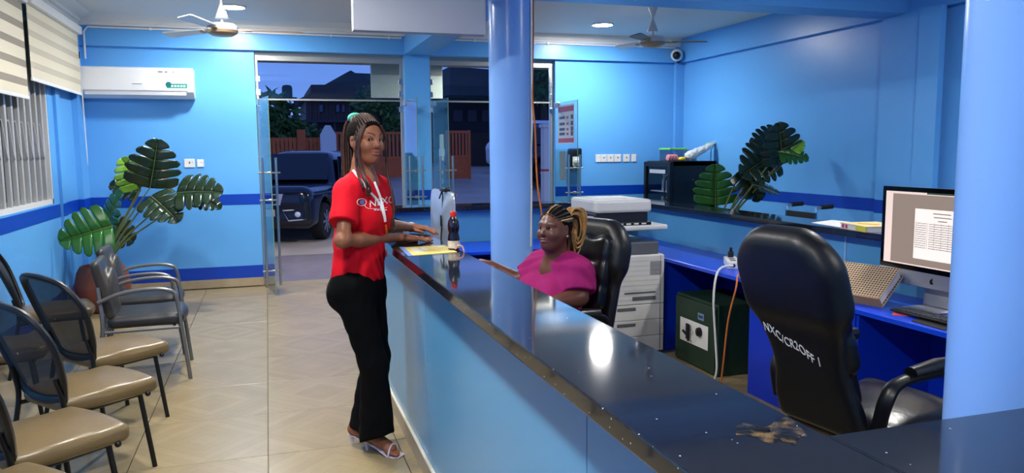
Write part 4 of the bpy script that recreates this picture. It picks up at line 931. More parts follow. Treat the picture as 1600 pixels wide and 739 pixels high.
def px3(x, y, X): 
    d = _r*((x-800)/1198.7)-_u*((y-369.5)/1198.7)+_f; return d*(X/d.x)+Vector((0, 0, CAM_H))
def cable(name, label, pts, r_, m):
    P_ = [Vector(p_) for p_ in pts]; b0 = P_[-1].copy(); g = G(); g.tube([q-b0 for q in bez(P_, 8)], r_, 7); o = obj(name, g, m); o.location = b0; return tag(o, label, 'cable')
cable('power_cable', 'white power cable hanging from the extension socket over the desk edge', [(3.15, 4.70, .788), px3(1128, 418, 3.02), px3(1119, 432, 2.93), px3(1115, 470, 2.90), px3(1118, 530, 2.90), px3(1120, 575, 2.90), px3(1116, 598, 2.90), (2.89, 4.45, .012)], .008, mat('cable_white', (226, 226, 222), .4))
ORG = mat('cable_orange', (214, 118, 52), .45)
cable('network_cable', 'orange cable hanging over the desk edge beside the white one', [(3.06, 4.42, DZ+.008), (3.0, 4.42, DZ+.008), px3(1150, 450, 2.94), px3(1138, 500, 2.91), px3(1131, 560, 2.90), px3(1127, 600, 2.90), (2.89, 4.38, .008)], .006, ORG)
cable('wall_cable', 'orange cable hanging down the right side of the round column', [oq(833, 0, 5.75), oq(833, 60, 5.75), oq(832, 150, 5.72), oq(836, 200, 5.7), oq(838, 260, 5.7), oq(841, 300, 5.7), oq(846, 332, 5.72), oq(846, 352, 5.75), oq(842, 372, 5.76)], .007, ORG)
cable('wall_cable', 'white cable running straight down the round column', [oq(830.5, 0, 5.73), oq(830.5, 90, 5.73), oq(831, 190, 5.73), oq(829.8, 240, 5.73), oq(830, 300, 5.73), oq(829, 385, 5.73)], .009, mat('cable_white'))
# ------------------------------------------------------------------ safe
GRN = mat('safe_green', (26, 52, 36), .4, bump=(60, .05)); e = thing('safe', 'dark green steel safe with keys in its lock under the desk', 'safe', (2.99, 4.93, 0))
g = G(); g.box(0, .42, -.30, .28, .0, .52, bev=.006); obj('body', g, GRN, e, smooth=False)
g = G(); g.box(-.018, 0, -.285, .265, .015, .50, bev=.005); dr = obj('door', g, GRN, e, smooth=False)
obj('paper_label', G().box(-.0195, -.018, -.20, .19, .17, .345), PAPER, dr, smooth=False)
obj('maker_plate', G().box(-.0195, -.018, -.14, -.06, .375, .425), mat('plate_blue', (120, 160, 210), .3, .4), dr, smooth=False); obj('plate_mark', G().box(-.0202, -.0195, -.13, -.07, .39, .41), INK, dr, smooth=False)
g = G(); g.lathe([(.035, 0), (.032, .02), (.018, .028)], 20, M=Matrix.Translation((-.018, -.09, .285)) @ Matrix.Rotation(-PI/2, 4, 'Y')); obj('key_lock', g, BLACKP, dr)
g = G(); g.box(-.045, -.032, -.03, .01, .20, .32, bev=.004, M=Matrix.Translation((0, 0.06, 0)) ); g.tube([(-.03, .06, .22), (-.05, .10, .26)], .009); g.tube([(-.03, .06, .22), (-.05, .02, .20)], .009); obj('handle', g, BLACKP, dr)
g = G(); g.tube(arc((-.05, -.03, .27), .018, 0, 2*PI, 12, 'yz')[:-1], .002, 5, closed=True); obj('key_ring', g, CHROME, dr); g = G(); g.box(-.052, -.048, -.02, -.012, .215, .25); obj('key', g, CHROME, dr, smooth=False)
# ------------------------------------------------------------------ multifunction printer
e = thing('printer', 'large white and grey office copier behind the seated woman', 'printer', (2.62, 5.34, 0))
PW = mat('printer_white', (214, 214, 210), .45); PG = mat('printer_grey', (92, 94, 98), .5)
g = G(); g.box(-.31, .33, .012, .60, .03, .80, bev=.008); obj('body', g, PW, e, smooth=False)
for z0, z1 in ((.03, .155), (.158, .285), (.288, .41)):
    g = G(); g.box(-.305, .325, -.004, .012, z0, z1, bev=.004); d_ = obj('paper_drawer', g, PW, e, smooth=False); g = G(); g.box(-.08, .08, -.008, -.003, z1-.045, z1-.02, bev=.003); obj('drawer_grip', g, PG, d_, smooth=False)
g = G(); g.box(-.305, .325, -.006, .012, .414, .795, bev=.005); fd = obj('front_door', g, PW, e, smooth=False)
for k in range(9): g = G(); g.box(-.303, .285, -.0075, -.006, .45+k*.038, .4515+k*.038); obj('door_rib', g, mat('printer_line', (170, 170, 168), .5), fd, smooth=False)
for k in range(9): g = G(); g.box(.20, .30, -.0085, -.006, .645+k*.012, .650+k*.012); obj('vent_slot', g, PG, fd, smooth=False)
for z in (.445, .50): g = G(); g.box(.05 if z < .48 else -.02, .25, -.010, -.006, z, z+.03 if z < .48 else z+.012, bev=.003); obj('door_grip', g, PG, fd, smooth=False)
g = G(); g.box(.29, .293, -.0075, -.005, .03, .795); obj('door_seam', g, PG, e, smooth=False)
g = G(); g.box(-.31, .29, .02, .60, .80, .90, bev=.01); obj('output_unit', g, PG, e, smooth=False)
g = G(); g.box(-.20, .02, .12, .56, .90, 1.0, bev=.01); obj('riser', g, BLACKP, e, smooth=False)
g = G(); g.box(-.28, .345, -.02, .54, .995, 1.035, bev=.012); cp = obj('scanner_shelf', g, PW, e, smooth=False)
g = G(); g.box(-.10, .21, .0, .02, 1.035, 1.06, bev=.003); k = obj('control_strip', g, BLACKP, e, smooth=False)
for i in range(4): g = G(); g.box(-.07+i*.065, -.03+i*.065, -.004, .0, 1.042, 1.053, bev=.002); obj('button', g, PW, k, smooth=False)
g = G(); g.box(-.25, .19, .02, .52, 1.035, 1.135, bev=.008); obj('scanner', g, mat('printer_black', (30, 32, 40), .4), e, smooth=False)
g = G(); g.box(-.255, .215, .0, .53, 1.135, 1.235, bev=.022); ld_ = obj('feeder_lid', g, PW, e, smooth=False)
g = G(); g.box(-.20, .05, .10, .46, 1.228, 1.240, bev=.005); obj('feeder_tray', g, mat('printer_tray', (196, 196, 194), .5), ld_, smooth=False)
g = G(); g.box(-.30, -.25, .06, .12, 1.09, 1.11, bev=.004); obj('side_flap', g, PW, e, smooth=False)
# ------------------------------------------------------------------ leather office chairs
LEA = mat('black_leather', (17, 18, 20), .3, spec=.55, bump=(30, .12)); LEA2 = mat('black_leather_back', (18, 19, 20), .42, bump=(50, .05))
def office_chair(label, loc, rz, sz, top, tuft, recl, hw=.27):
    e = thing('office_chair', label, 'chair', loc, rz)
    f = Field(); f.rbox((.03, 0, sz-.05), (.26, .26, .065), .05, k=.03); f.ell((.02, 0, sz), (.22, .21, .05), k=.06); f.cap((.27, -.2, sz-.05), (.27, .2, sz-.05), .06, k=.05); sdf_obj('seat', f, .012, LEA, e, relax=2)
    # back in its own tilted frame
    ca, sa = math.cos(recl), math.sin(recl); M3 = np.array([[ca, 0, -sa], [0, 1, 0], [sa, 0, ca]]); o_ = np.array([-.24, 0, sz-.04]); Hb = (top-sz+.04)/ca
    W3 = lambda x, y, z: o_+M3@np.array([x, y, z])
    f = Field()
    f.rbox(W3(-.03, 0, Hb*.5), (.035, hw-.02, Hb*.5-.01), .034, k=.02, M=M3)
    f.rbox(W3(-.02, 0, Hb*.80), (.06, hw, Hb*.20), .055, k=.08, M=M3)
    for s_ in (-1, 1):
        (f.ell(W3(-.03, s_*(hw+.10), Hb*.36), (.2, .15, .20), k=.06, op='-', M=M3) if not tuft else 0); f.ell(W3(-.03, s_*(hw+.04), Hb*1.06), (.3, .11, .12), k=.10, op='-', M=M3)
    sdf_obj('back_shell', f, .011, LEA2, e, relax=2)
    f = Field(); n_ = 4
    for i in range(n_):
        z = Hb*(.12+.76*(i+.5)/n_); w_ = hw-.055-(.03 if i in (0,) else 0)
        f.rbox(W3(.025, 0, z), (.055, w_, Hb*.76/n_*.5+.012), .05, k=.035 if tuft else .022, M=M3)
        if tuft:
            for s_ in (-1, 1): f.ell(W3(.085, s_*.09, z+Hb*.76/n_*.5), (.03, .05, .02), k=.03, op='-', M=M3)
    sdf_obj('back_cushion', f, .010, LEA, e, relax=2)
    for s_ in (-1, 1):
        y = s_*(hw+.035)
        g = G(); g.tube(bez([(-.22, y*.92, sz+.02), (-.20, y, sz+.16), (-.10, y, sz+.21), (.12, y, sz+.215), (.24, y, sz+.20), (.22, y, sz+.10), (.12, y*.95, sz-.08)] if tuft else [(-.27, y*.9, sz+.02), (-.265, y, sz+.14), (-.20, y, sz+.195), (.0, y, sz+.205), (.20, y, sz+.21)], 7), .019, 8, sx=1.5); a_ = obj('armrest', g, BLACKP, e)
        g = G(); g.tube([(-.14, y, sz+.222), (0, y, sz+.232), (.20, y, sz+.225)], [.022, .026, .022], 10, sx=1.25); obj('arm_pad', g, LEA, a_)
    g = G(); g.tube([(0, 0, .08), (0, 0, sz-.10)], .03, 14); obj('gas_lift', g, BLACKP, e)
    g = G(); g.box(-.1, .1, -.1, .1, sz-.125, sz-.10); obj('seat_plate', g, BLACKP, e, smooth=False)
    for k in range(5):
        a = 2*PI*k/5; d = Vector((math.cos(a), math.sin(a), 0)); g = G(); g.tube([d*.02+Vector((0, 0, .11)), d*.30+Vector((0, 0, .075))], [.03, .018], 8); l_ = obj('base_leg', g, BLACKP, e)
        g = G(); g.lathe([(.028, -.018), (.028, .018)], 14, M=Matrix.Translation(d*.30+Vector((0, 0, .028))) @ Matrix.Rotation(a, 4, 'Z') @ Matrix.Rotation(PI/2, 4, 'X')); obj('caster', g, BLACKP, l_)
    return e, W3, M3, Hb
bc, W3, M3, Hb = office_chair('black leather office chair with white hand-painted lettering on its back', (2.285, 2.42, 0), R(9), .585, 1.33, False, R(19), .225)
g = text_geo('NXC/CR2OFF 1', .048, .0008); o_ = W3(-.0665, .03, Hb*.46); 
X_ = M3@np.array([0, -1, 0]); Y_ = M3@np.array([0, 0, 1]); N_ = M3@np.array([-1, 0, 0])
g2 = G(); 
vv = [Vector(o_)+Vector(X_)*p_[0]*.78+Vector(Y_)*(p_[1]*1.12+.006*math.sin(p_[0]*40)-.30*p_[0])+Vector(N_)*p_[2] for p_ in g.v]; g2.add(vv, g.f)
obj('painted_lettering', g2, mat('paint_white', (226, 226, 222), .6), bc, smooth=False, label='white hand-painted letters NXC/CR2 OFF 1')['kind'] = 'stuff'
office_chair('black tufted leather office chair of the seated woman', (1.48, 4.10, 0), R(200), .50, 1.20, True, R(13), .28)
# ------------------------------------------------------------------ fridge with things on top
e = thing('fridge', 'black glass-door drinks fridge against the right wall', 'fridge', (4.93, 8.82, 0)); FB = mat('fridge_black', (14, 15, 18), .3)
Wd, Dp, Hf = .68, .72, 1.46
for nm, b_ in (('back_wall', (.60, Wd, 0, Dp, .0, Hf)), ('side_wall', (.05, Wd, 0, .04, 0, Hf)), ('side_wall', (.05, Wd, Dp-.04, Dp, 0, Hf)), ('top_panel', (.05, Wd, 0, Dp, Hf-.06, Hf)), ('base_panel', (.05, Wd, 0, Dp, 0, .14))): g = G(); g.box(*b_, bev=.003); obj(nm, g, FB, e, smooth=False)
g = G(); g.box(.06, .60, .04, Dp-.04, .14, .15); obj('floor_pan', g, WHITE, e, smooth=False); g = G(); g.box(.59, .60, .04, Dp-.04, .15, Hf-.06); obj('liner', g, mat('fridge_liner', (196, 204, 214), .4), e, smooth=False)
for z in (.45, .75, 1.05): g = G(); g.box(.08, .58, .05, Dp-.05, z, z+.012); obj('shelf', g, WHITE, e, smooth=False)
fd = None
for b_ in ((0, .045, 0, .075, .10, Hf-.01), (0, .045, Dp-.06, Dp, .10, Hf-.01), (0, .045, .075, Dp-.06, Hf-.07, Hf-.01), (0, .045, .075, Dp-.06, .10, .18)):
    g = G(); g.box(*b_, bev=.002); o = obj('door_frame', g, FB, e, smooth=False); fd = fd or o
g = G(); g.box(.018, .024, .075, Dp-.06, .18, Hf-.07); obj('door_glass', g, glass_mat('fridge_glass', (222, 228, 234)), e, smooth=False)
g = G(); g.tube(bez([(0, .055, .95), (-.035, .055, 1.0), (-.045, .055, 1.12), (-.035, .055, 1.24), (0, .055, 1.29)], 5), .010, 8); obj('door_handle', g, BLACKP, e)
g = G(); g.box(.015, .0175, .15, .58, 1.30, 1.35); obj('door_lettering_strip', g, mat('fridge_strip', (170, 176, 190), .5), e, smooth=False)
g = G(); g.sphere((.34, -.002, 1.22), .008, 8, 5); obj('screw_cap', g, CHROME, e)
BTL = [((70, 90, 190), 'blue'), ((210, 60, 60), 'red'), ((200, 205, 215), 'clear')]
for i, (y, z, c_) in enumerate(((.20, 1.062, 0), (.30, 1.062, 2), (.42, 1.062, 2), (.22, .762, 1), (.34, .762, 2), (.46, .762, 2))):
    b_ = thing('drink_bottle', '%s bottle on the %s fridge shelf, %s' % (BTL[c_][1], 'middle' if i > 2 else 'upper', ['nearest the handle', 'second from the handle', 'third from the handle'][i % 3]), 'bottle', (5.08, 8.82+y, z), group='bottles in the fridge')
    g = G(); g.lathe([(.03, 0), (.032, .02), (.032, .13), (.014, .18), (.014, .20)], 14); obj('bottle_body', g, mat('drink_'+BTL[c_][1], BTL[c_][0], .15), b_)
    g = G(); g.lathe([(.016, .20), (.016, .22)], 12); obj('cap', g, WHITE, b_)
FT_Z = Hf; CLR = glass_mat('clear_plastic', (214, 226, 232), .15); LIME = mat('lime_plastic', (120, 216, 70), .35)
e = thing('storage_box', 'clear plastic storage box with a lime lid on top of the fridge', 'box', (5.24, 9.16, FT_Z))
g = G(); 
for b_ in ((-.2, .2, -.14, -.137, 0, .15), (-.2, .2, .137, .14, 0, .15), (-.2, -.197, -.137, .137, 0, .15), (.197, .2, -.137, .137, 0, .15), (-.197, .197, -.137, .137, 0, .003)): g.box(*b_)
obj('tub', g, CLR, e, smooth=False); g = G(); g.box(-.21, .05, -.15, .15, .15, .172, bev=.006); obj('lid', g, LIME, e, smooth=False)
g = G(); g.box(-.21, .21, -.012, .012, -.0, .03, M=frame((.24, -.155, .12), (.62, 0, .5), (0, 1, 0), (-.5, 0, .62))); obj('raised_lid', g, LIME, e, smooth=False)
f = Field(); rnd = random.Random(4)
for t in (0, .2, .4, .6, .8, 1): f.ell((-.14+.30*t, rnd.uniform(-.02, .02), .075+.13*t), (.075-.03*t, .07-.02*t, .06-.025*t), k=.03)
f.cap((.16, 0, .205), (.23, .02, .24), .012, .03, k=.02)
f.post = lambda P, d: d+.008*np.sin(P[:, 0]*95+4*np.sin(P[:, 2]*60))*np.sin(P[:, 1]*80+P[:, 2]*70)
b_ = sdf_obj('plastic_bag', f, .009, mat('white_plastic_bag', (226, 230, 232), .3, trans=.2), None, relax=1); b_.location = (5.40, 8.90, FT_Z-.005); b_.scale = (1, 1, 1); tag(b_, 'crumpled white plastic bag leaning over the lime-lidded box', 'bag')
f = Field(); f.rbox((0, 0, .046), (.13, .05, .042), .035); f.post = lambda P, d: d+.006*np.sin(P[:, 0]*90)*np.sin(P[:, 1]*70+P[:, 2]*80)
b_ = sdf_obj('snack_packet', f, .009, mat('packet_pink', (206, 96, 110), .3, noise=(20, .6), col2=(226, 200, 204)), None); b_.location = (5.02, 8.93, FT_Z+.0); b_.scale = (.6, .8, 1); tag(b_, 'pink and white packet at the left end of the fridge top', 'packet')
f = Field(); f.ell((0, 0, .03), (.055, .04, .03), k=.01); b_ = sdf_obj('lemon', f, .007, mat('yellow_peel', (232, 200, 50), .4), None); b_.location = (5.13, 8.865, FT_Z); tag(b_, 'yellow lemon in front of the plastic box on the fridge', 'fruit')
# ------------------------------------------------------------------ wheelchair beyond the right counter
e = thing('wheelchair', 'wheelchair with black back and handles parked beyond the right counter', 'wheelchair', (4.36, 5.52, 0), 0)   # faces -x
WC = mat('wheelchair_black', (22, 24, 27), .6); 
for s_ in (-1, 1):
    y = s_*.19
    g = G(); g.tube(bez([(0, y, .22), (0, y, .60), (0, y, 1.06), (.02, y, 1.115), (.06, y, 1.125)], 5), .013, 8); p_ = obj('back_post', g, CHROME, e); g = G(); g.tube([(.05, y, 1.125), (.16, y, 1.13)], .021, 10); obj('hand_grip', g, BLACKP, p_)
    g = G(); g.tube([(0, y, .47), (-.42, y, .47), (-.50, y, .42), (-.52, y, .12)], .012, 8); obj('side_frame', g, CHROME, e)
    g = G(); g.tube([(0, y, .68), (-.32, y, .68), (-.34, y, .47)], .012, 8); obj('arm_rest', g, CHROME, e)
    g = G(); g.tube(arc((-.02, s_*.25, .30), .285, 0, 2*PI, 36, 'xz')[:-1], .014, 6, closed=True); w_ = obj('drive_wheel', g, WC, e)
    for k in range(8): a = k*PI/4; g = G(); g.tube([(-.02, s_*.25, .30), (-.02+.28*math.cos(a), s_*.25, .30+.28*math.sin(a))], .003, 5); obj('spoke', g, CHROME, w_)
    g = G(); g.lathe([(.07, -.012), (.07, .012)], 18, M=Matrix.Translation((-.42, y, .07)) @ Matrix.Rotation(PI/2, 4, 'X')); obj('front_caster', g, WC, e)
    g = G(); g.tube([(-.42, y, .07), (-.42, y, .45)], .01, 8); obj('caster_fork', g, CHROME, e)
    g = G(); g.box(-.62, -.50, y-.07, y+.07, .10, .115); obj('foot_plate', g, WC, e, smooth=False)
g = G(); g.box(-.008, .008, -.18, .18, .55, 1.075); obj('back_cloth', g, WC, e, smooth=False)
g = G(); g.box(-.42, 0, -.18, .18, .465, .485); obj('seat_cloth', g, WC, e, smooth=False)
# ------------------------------------------------------------------ things on the counters
slabthing('paper_sheet', 'white sheets lying on the right granite sill', 'paper', [(1268, 348), (1300, 344), (1328, 347), (1322, 357)], CT, .002, PAPER)
fl = thing('file_stack', 'stack of paper files with yellow edge on the right granite sill', 'files', (3.58, 3.88, CT), R(-12))
g = G(); g.box(-.12, .12, -.16, .13, 0, .03); a_ = obj('paper_block', g, PAPER, fl, smooth=False)
g = G(); g.box(-.125, .125, -.165, .135, .03, .034); obj('folder_cover', g, mat('folder_buff', (226, 206, 160), .6), fl, smooth=False)
g = G(); g.box(-.128, -.12, -.17, -.06, 0, .034); obj('yellow_spine', g, mat('folder_yellow', (226, 216, 70), .5), fl, smooth=False)
for y in (.06, .10): g = G(); g.box(-.122, -.12, y-.012, y+.012, .004, .026); obj('pink_tab', g, mat('tab_pink', (196, 50, 110), .5), fl, smooth=False)
g = G(); g.box(-.05, .0, -.06, .06, .034, .038, M=Matrix.Rotation(R(40), 4, 'Z')); obj('yellow_note', g, mat('note_orange', (250, 190, 70), .5), fl, smooth=False)
g = G(); g.sphere((0, 0, .028), (.05, .13, .028)); o = tag(obj('glasses_case', g, mat('case_black', (18, 18, 20), .35)), 'black oval case lying behind the files on the right sill', 'case'); o.location = (3.66, 3.56, CT+.00)
YEL = mat('leaflet_yellow', (232, 206, 96), .5, noise=(22, .5), col2=(240, 228, 170))
lf = slabthing('leaflet', 'yellow leaflet lying on the granite counter beside her hands', 'paper', [(631, 387), (694, 383.5), (714, 394), (645, 399.5)], CT, .0022, YEL)
for px in ([(640, 388), (652, 387.4), (664, 393.6), (651, 394.6)], [(655, 387), (664, 386.5), (672, 391), (662, 391.6)], [(682, 384.6), (691, 384.2), (694, 385.8), (685, 386.3)]):
    P_ = [oz(x, y, CT+.0024) for x, y in px]; g = G(); g.add([(p_.x-lf.location.x, p_.y-lf.location.y, .0026) for p_ in P_], [(3, 2, 1, 0)]); obj('printed_block', g, mat('leaflet_white', (240, 236, 214), .5), lf, smooth=False)
slabthing('leaflet', 'blue-edged leaflet sticking out under the yellow one', 'paper', [(624, 386.6), (632, 386.2), (646, 399.4), (638, 400)], CT, .0015, mat('leaflet_blue', (120, 150, 214), .5))
bp = oz(710, 391, CT); e = thing('drink_bottle', 'small dark juice bottle with a red cap on the granite counter', 'bottle', (bp.x, bp.y+.012, CT))
g = G(); g.lathe([(.026, 0), (.031, .008), (.031, .06), (.029, .075), (.025, .09), (.029, .105), (.031, .125), (.028, .15), (.016, .172), (.013, .178)], 28); obj('bottle_body', g, mat('bottle_dark', (24, 10, 12), .08, spec=.7, coat=.5), e)
g = G(); g.lathe([(.0315, .012), (.0315, .05)], 28); lb = obj('label', g, mat('bottle_label', (226, 222, 214), .4, noise=(45, .6), col2=(190, 150, 60)), e)
g = G(); g.lathe([(.0155, .174), (.0165, .176), (.0165, .198), (.014, .20)], 20); obj('cap', g, mat('cap_red', (226, 50, 34), .35), e)
mp = oz(722, 394, CT); g = G(); g.tube(bez([(-.02, .02, .012), (-.005, .01, .03), (.012, 0, .026), (.018, -.008, .004), (.016, -.010, .004)], 6), .0045, 7); o = tag(obj('wristband', g, mat('band_pink', (206, 150, 140), .4)), 'pale pink looped wristband beside the juice bottle', 'wristband'); o.location = (mp.x-.005, mp.y+.02, CT)
# chipped golden patch in the granite near the camera
rnd = random.Random(12); px = [(1148, 668), (1160, 661), (1178, 664), (1196, 668), (1206, 663), (1214, 655), (1228, 652), (1244, 660), (1262, 668), (1262, 682), (1250, 684), (1243, 697), (1232, 692), (1218, 690), (1204, 693), (1190, 690), (1180, 683), (1164, 680), (1150, 680)]
def stain_mat():
    m = mat('worn_gold_patch', (22, 23, 26), .2, noise=(26, 1.0), col2=(120, 96, 58), bump=(40, .5))
    for n_ in m.node_tree.nodes:
        if n_.type == 'MAP_RANGE': n_.inputs[1].default_value = .5; n_.inputs[2].default_value = .66
    return m
P_ = [oz(x, y, CT) for x, y in px]; c = sum(P_, Vector())/len(P_)
P_ = [p_ for p_ in P_ if p_.x < .925]
c = sum(P_, Vector())/len(P_); g = G(); rows = [[(c.x+(p_.x-c.x)*q, c.y+(p_.y-c.y)*q, CT+.0004+.0022*(1-q)*(1+.6*math.sin(7*i))) for i, p_ in enumerate(P_)] for q in (1, .8, .55, .3, .02)]; g.grid(rows, wrap=True)
o = tag(obj('worn_patch', g, stain_mat()), 'worn golden brown patch in the black granite near the camera', 'patch')
# ------------------------------------------------------------------ people
from mathutils.bvhtree import BVHTree
def ang(a): return np.array([math.cos(R(a)), math.sin(R(a)), 0.0])
def frame3(a, pitch=0, roll=0):
    f = ang(a); l = np.array([-f[1], f[0], 0.0]); z = np.array([0, 0, 1.0])
    f2 = f*math.cos(pitch)+z*math.sin(pitch); z2 = z*math.cos(pitch)-f*math.sin(pitch)
    l2 = l*math.cos(roll)+z2*math.sin(roll); z3 = z2*math.cos(roll)-l*math.sin(roll)
    return np.stack([f2, l2, z3], 1)
def conecut(F, a, b, ra, rb, k, M=None, sc=(1, 1, 1), plane=None):
    """tapered limb with a clean flat hem at b"""
    a, b = np.array(a, float), np.array(b, float); d = (b-a)/np.linalg.norm(b-a); n = d if plane is None else np.array(plane, float)/np.linalg.norm(plane)
    F.cap(a, b+d*.04, ra, rb, k=k, M=M, sc=sc); p = F.p[-1]; f0 = p.fn
    p.fn = lambda P, f0=f0, n=n, b=b: -smin(-f0(P), -((P-b)@n), .006)
    return F
def head(F, O, A, s=1.0, plump=0.0, eo=.0058):
    W = lambda x, y, z: O+A@(np.array([x, y, z])*s)
    E = lambda c, r, k=.02, op='+': F.ell(W(*c), np.array(r)*s, k=k*s, op=op, M=A)
    C = lambda a, b, ra, rb, k=.012, op='+': F.cap(W(*a), W(*b), ra*s, rb*s, k=k*s, op=op)
    E((-.014, 0, .036), (.098, .076, .092), .02)
    E((.030, 0, -.022), (.063, .060+plump*.5, .086), .04)
    E((.056, 0, -.086), (.029, .024+plump*.5, .029), .03)            # chin
    for q in (-1, 1):
        C((-.008, q*.053, -.032), (.046, q*.020, -.092), .017+plump*.7, .014+plump*.3, .03)   # jaw
        E((.060, q*.036, -.030), (.030, .028+plump*.3, .028), .02)       # cheek
        E((.074, q*.033, .006), (.020, .019, .0135), .012, '-')          # eye socket
        E((.069, q*.0325, .004), (.0165, .0185, .0138), .006)           # lids over the eyeball
        E((.0845, q*.0325, .0030), (.013, .0142, eo), .003, '-')      # eye opening
        E((.085, q*.014, -.033), (.011, .0088, .0075), .008)            # nostril wing
        E((-.012, q*.077, -.004), (.018, .0075, .031), .008); E((-.005, q*.085, .002), (.009, .005, .018), .006, '-')  # ear
        C((.083, q*.012, .028), (.064, q*.050, .030), .0075, .007, .02)   # brow
    C((.084, 0, .020), (.103, 0, -.022), .0075, .0115, .014); E((.103, 0, -.026), (.0115, .0125, .0095), .01)
    E((.086, 0, -.0545), (.0130, .0260, .0072), .006); E((.0845, 0, -.0668), (.0140, .0230, .0088), .006)
    C((.094, -.024, -.0600), (.094, .024, -.0600), .0022, .0022, .003, '-')
    return W
def head_color(O, A, s, skin, lip, brow=(.02, .012, .009)):
    sk = np.array(srgb(skin)[:3]); lp = np.array(srgb(lip)[:3]); br = np.array(brow)
    def fn(V):
        q = (V-O)@A/s; c = np.tile(sk, (len(V), 1))
        m = (np.abs(q[:, 1])/.029)**2+((q[:, 2]+.0607)/.0125)**2 < 1; m &= q[:, 0] > .070
        c[m] = lp
        for sg in (-1, 1):
            t = np.clip((q[:, 1]*sg-.013)/.037, 0, 1); zc = .0275+.010*np.sin(t*2.3); 
            b = (q[:, 0] > .05) & (q[:, 1]*sg > .012) & (q[:, 1]*sg < .051) & (np.abs(q[:, 2]-zc) < .0042*(1.1-.6*t)); c[b] = br*.6+sk*.12
            e = (q[:, 0] > .06) & (np.abs(q[:, 1]*sg-.0325) < .016) & (np.abs(q[:, 2]-.0095+40*(q[:, 1]*sg-.0325)**2*.6) < .0017); c[e] = br
        return c
    return fn
def eyes(O, A, s, parent, org, look):
    W = lambda x, y, z: O+A@(np.array([x, y, z])*s)
    for q in (-1, 1):
        c = W(.0700, q*.0325, .0030); g = G(); g.sphere(tuple(c-org), .0122*s, 16, 12); e = obj('eyeball', g, mat('eye_white', (186, 174, 166), .2), parent)
        d = A@np.array(look, float); d /= np.linalg.norm(d); u = np.cross(d, [0, 0, 1.]); u /= np.linalg.norm(u); v = np.cross(u, d)
        for nm, r_, h_, m in (('iris', .0058, .0108, mat('iris_brown', (42, 24, 16), .1)), ('pupil', .0028, .0121, mat('pupil_black', (5, 5, 6), .05))):
            g = G(); g.lathe([(r_*s, h_*s), (r_*s*.8, (h_+.0012)*s), (.0001, (h_+.0016)*s)], 14, M=frame(c-org, u, v, d) if np.dot(np.cross(u, v), d) > 0 else frame(c-org, v, u, d)); obj(nm, g, m, e)
def hand(F, w, d, nrm, thumb, s=1.0, spread=.06, curl=(.15, .2, .22, .25), tl=.9):
    """w wrist, d pointing, nrm back of hand, thumb = lateral side of the thumb"""
    w, d, nrm, t = [np.array(v, float) for v in (w, d, nrm, thumb)]; d /= np.linalg.norm(d); nrm = nrm-d*(nrm@d); nrm /= np.linalg.norm(nrm); t = np.cross(nrm, d)*(1 if np.cross(nrm, d)@t > 0 else -1)
    A = np.stack([d, t, nrm], 1); pt = lambda x, y, z: w+A@np.array([x, y, z])*s
    F.ell(pt(.052, 0, 0), np.array([.052, .040, .0155])*s, k=.02, M=A); F.rbox(pt(.062, -.001, .001), np.array([.034, .037, .0125])*s, .011*s, k=.012, M=A); F.cap(pt(-.02, 0, 0), pt(.03, 0, 0), .023*s, .022*s, k=.02, M=A, sc=(1, 1.15, .8))
    for i, (y, L, r_) in enumerate(((.027, .070, .0088), (.009, .078, .0092), (-.0095, .073, .0088), (-.027, .058, .0078))):
        x, z, a, yy, sp2 = .092-abs(i-1)*.004, .002, 0.0, y, (y/.03)*spread
        for j, (q, r0, r1) in enumerate(((.45, r_, r_*.95), (.30, r_*.95, r_*.88), (.25, r_*.88, r_*.72))):
            a += curl[i]*(1.0, 1.3, .9)[j]; nx, nz, ny = x+L*q*math.cos(a), z-L*q*math.sin(a), yy+L*q*sp2
            F.cap(pt(x, yy, z), pt(nx, ny, nz), r0*s, r1*s, k=.004 if j == 0 else .006); x, z, yy = nx, nz, ny
    p0, p1, p2, p3 = pt(.018, .030, -.004), pt(.045, .030+.024*tl, -.008), pt(.072, .030+.034*tl, -.010), pt(.093, .030+.032*tl, -.013)
    F.cap(p0, p1, .0145*s, .0115*s, k=.014); F.cap(p1, p2, .0108*s, .0098*s, k=.004); F.cap(p2, p3, .0098*s, .0078*s, k=.004)
def limb(F, pts, rs, k=.03, M=None, sc=(1, 1, 1)):
    for a, b, ra, rb in zip(pts[:-1], pts[1:], rs[:-1], rs[1:]): F.cap(a, b, ra, rb, k=k, M=M, sc=sc)
def bvh_of(o):
    me = o.data; M_ = o.matrix_world; return [np.array(v.co) for v in me.vertices], me
class Proj:
    """finds points on a garment's own surface along a sight line"""
    def __init__(s, o, org): me = o.data; s.t = BVHTree.FromPolygons([v.co for v in me.vertices], [p.vertices for p in me.polygons]); s.o = Vector(org)
    def at(s, x, y, off=.003):
        d = (_r*((x-800)/1198.7)-_u*((y-369.5)/1198.7)+_f).normalized(); h = s.t.ray_cast(Vector((0, 0, CAM_H))-s.o, d)
        return None if h[0] is None else h[0]+h[1].normalized()*off
def ribbon(P, w_, th, m, name, parent, side):
    g = G(); rows = []; side = Vector(side)
    for i, p in enumerate(P):
        t = (P[min(i+1, len(P)-1)]-P[max(i-1, 0)]).normalized(); n = Vector((0, -1, 0)); u = t.cross(n).normalized(); n = u.cross(t).normalized()
        rows.append([p-u*w_/2, p+u*w_/2, p+u*w_/2+n*th, p-u*w_/2+n*th])
    g.grid(rows, wrap=True); return obj(name, g, m, parent, smooth=False)
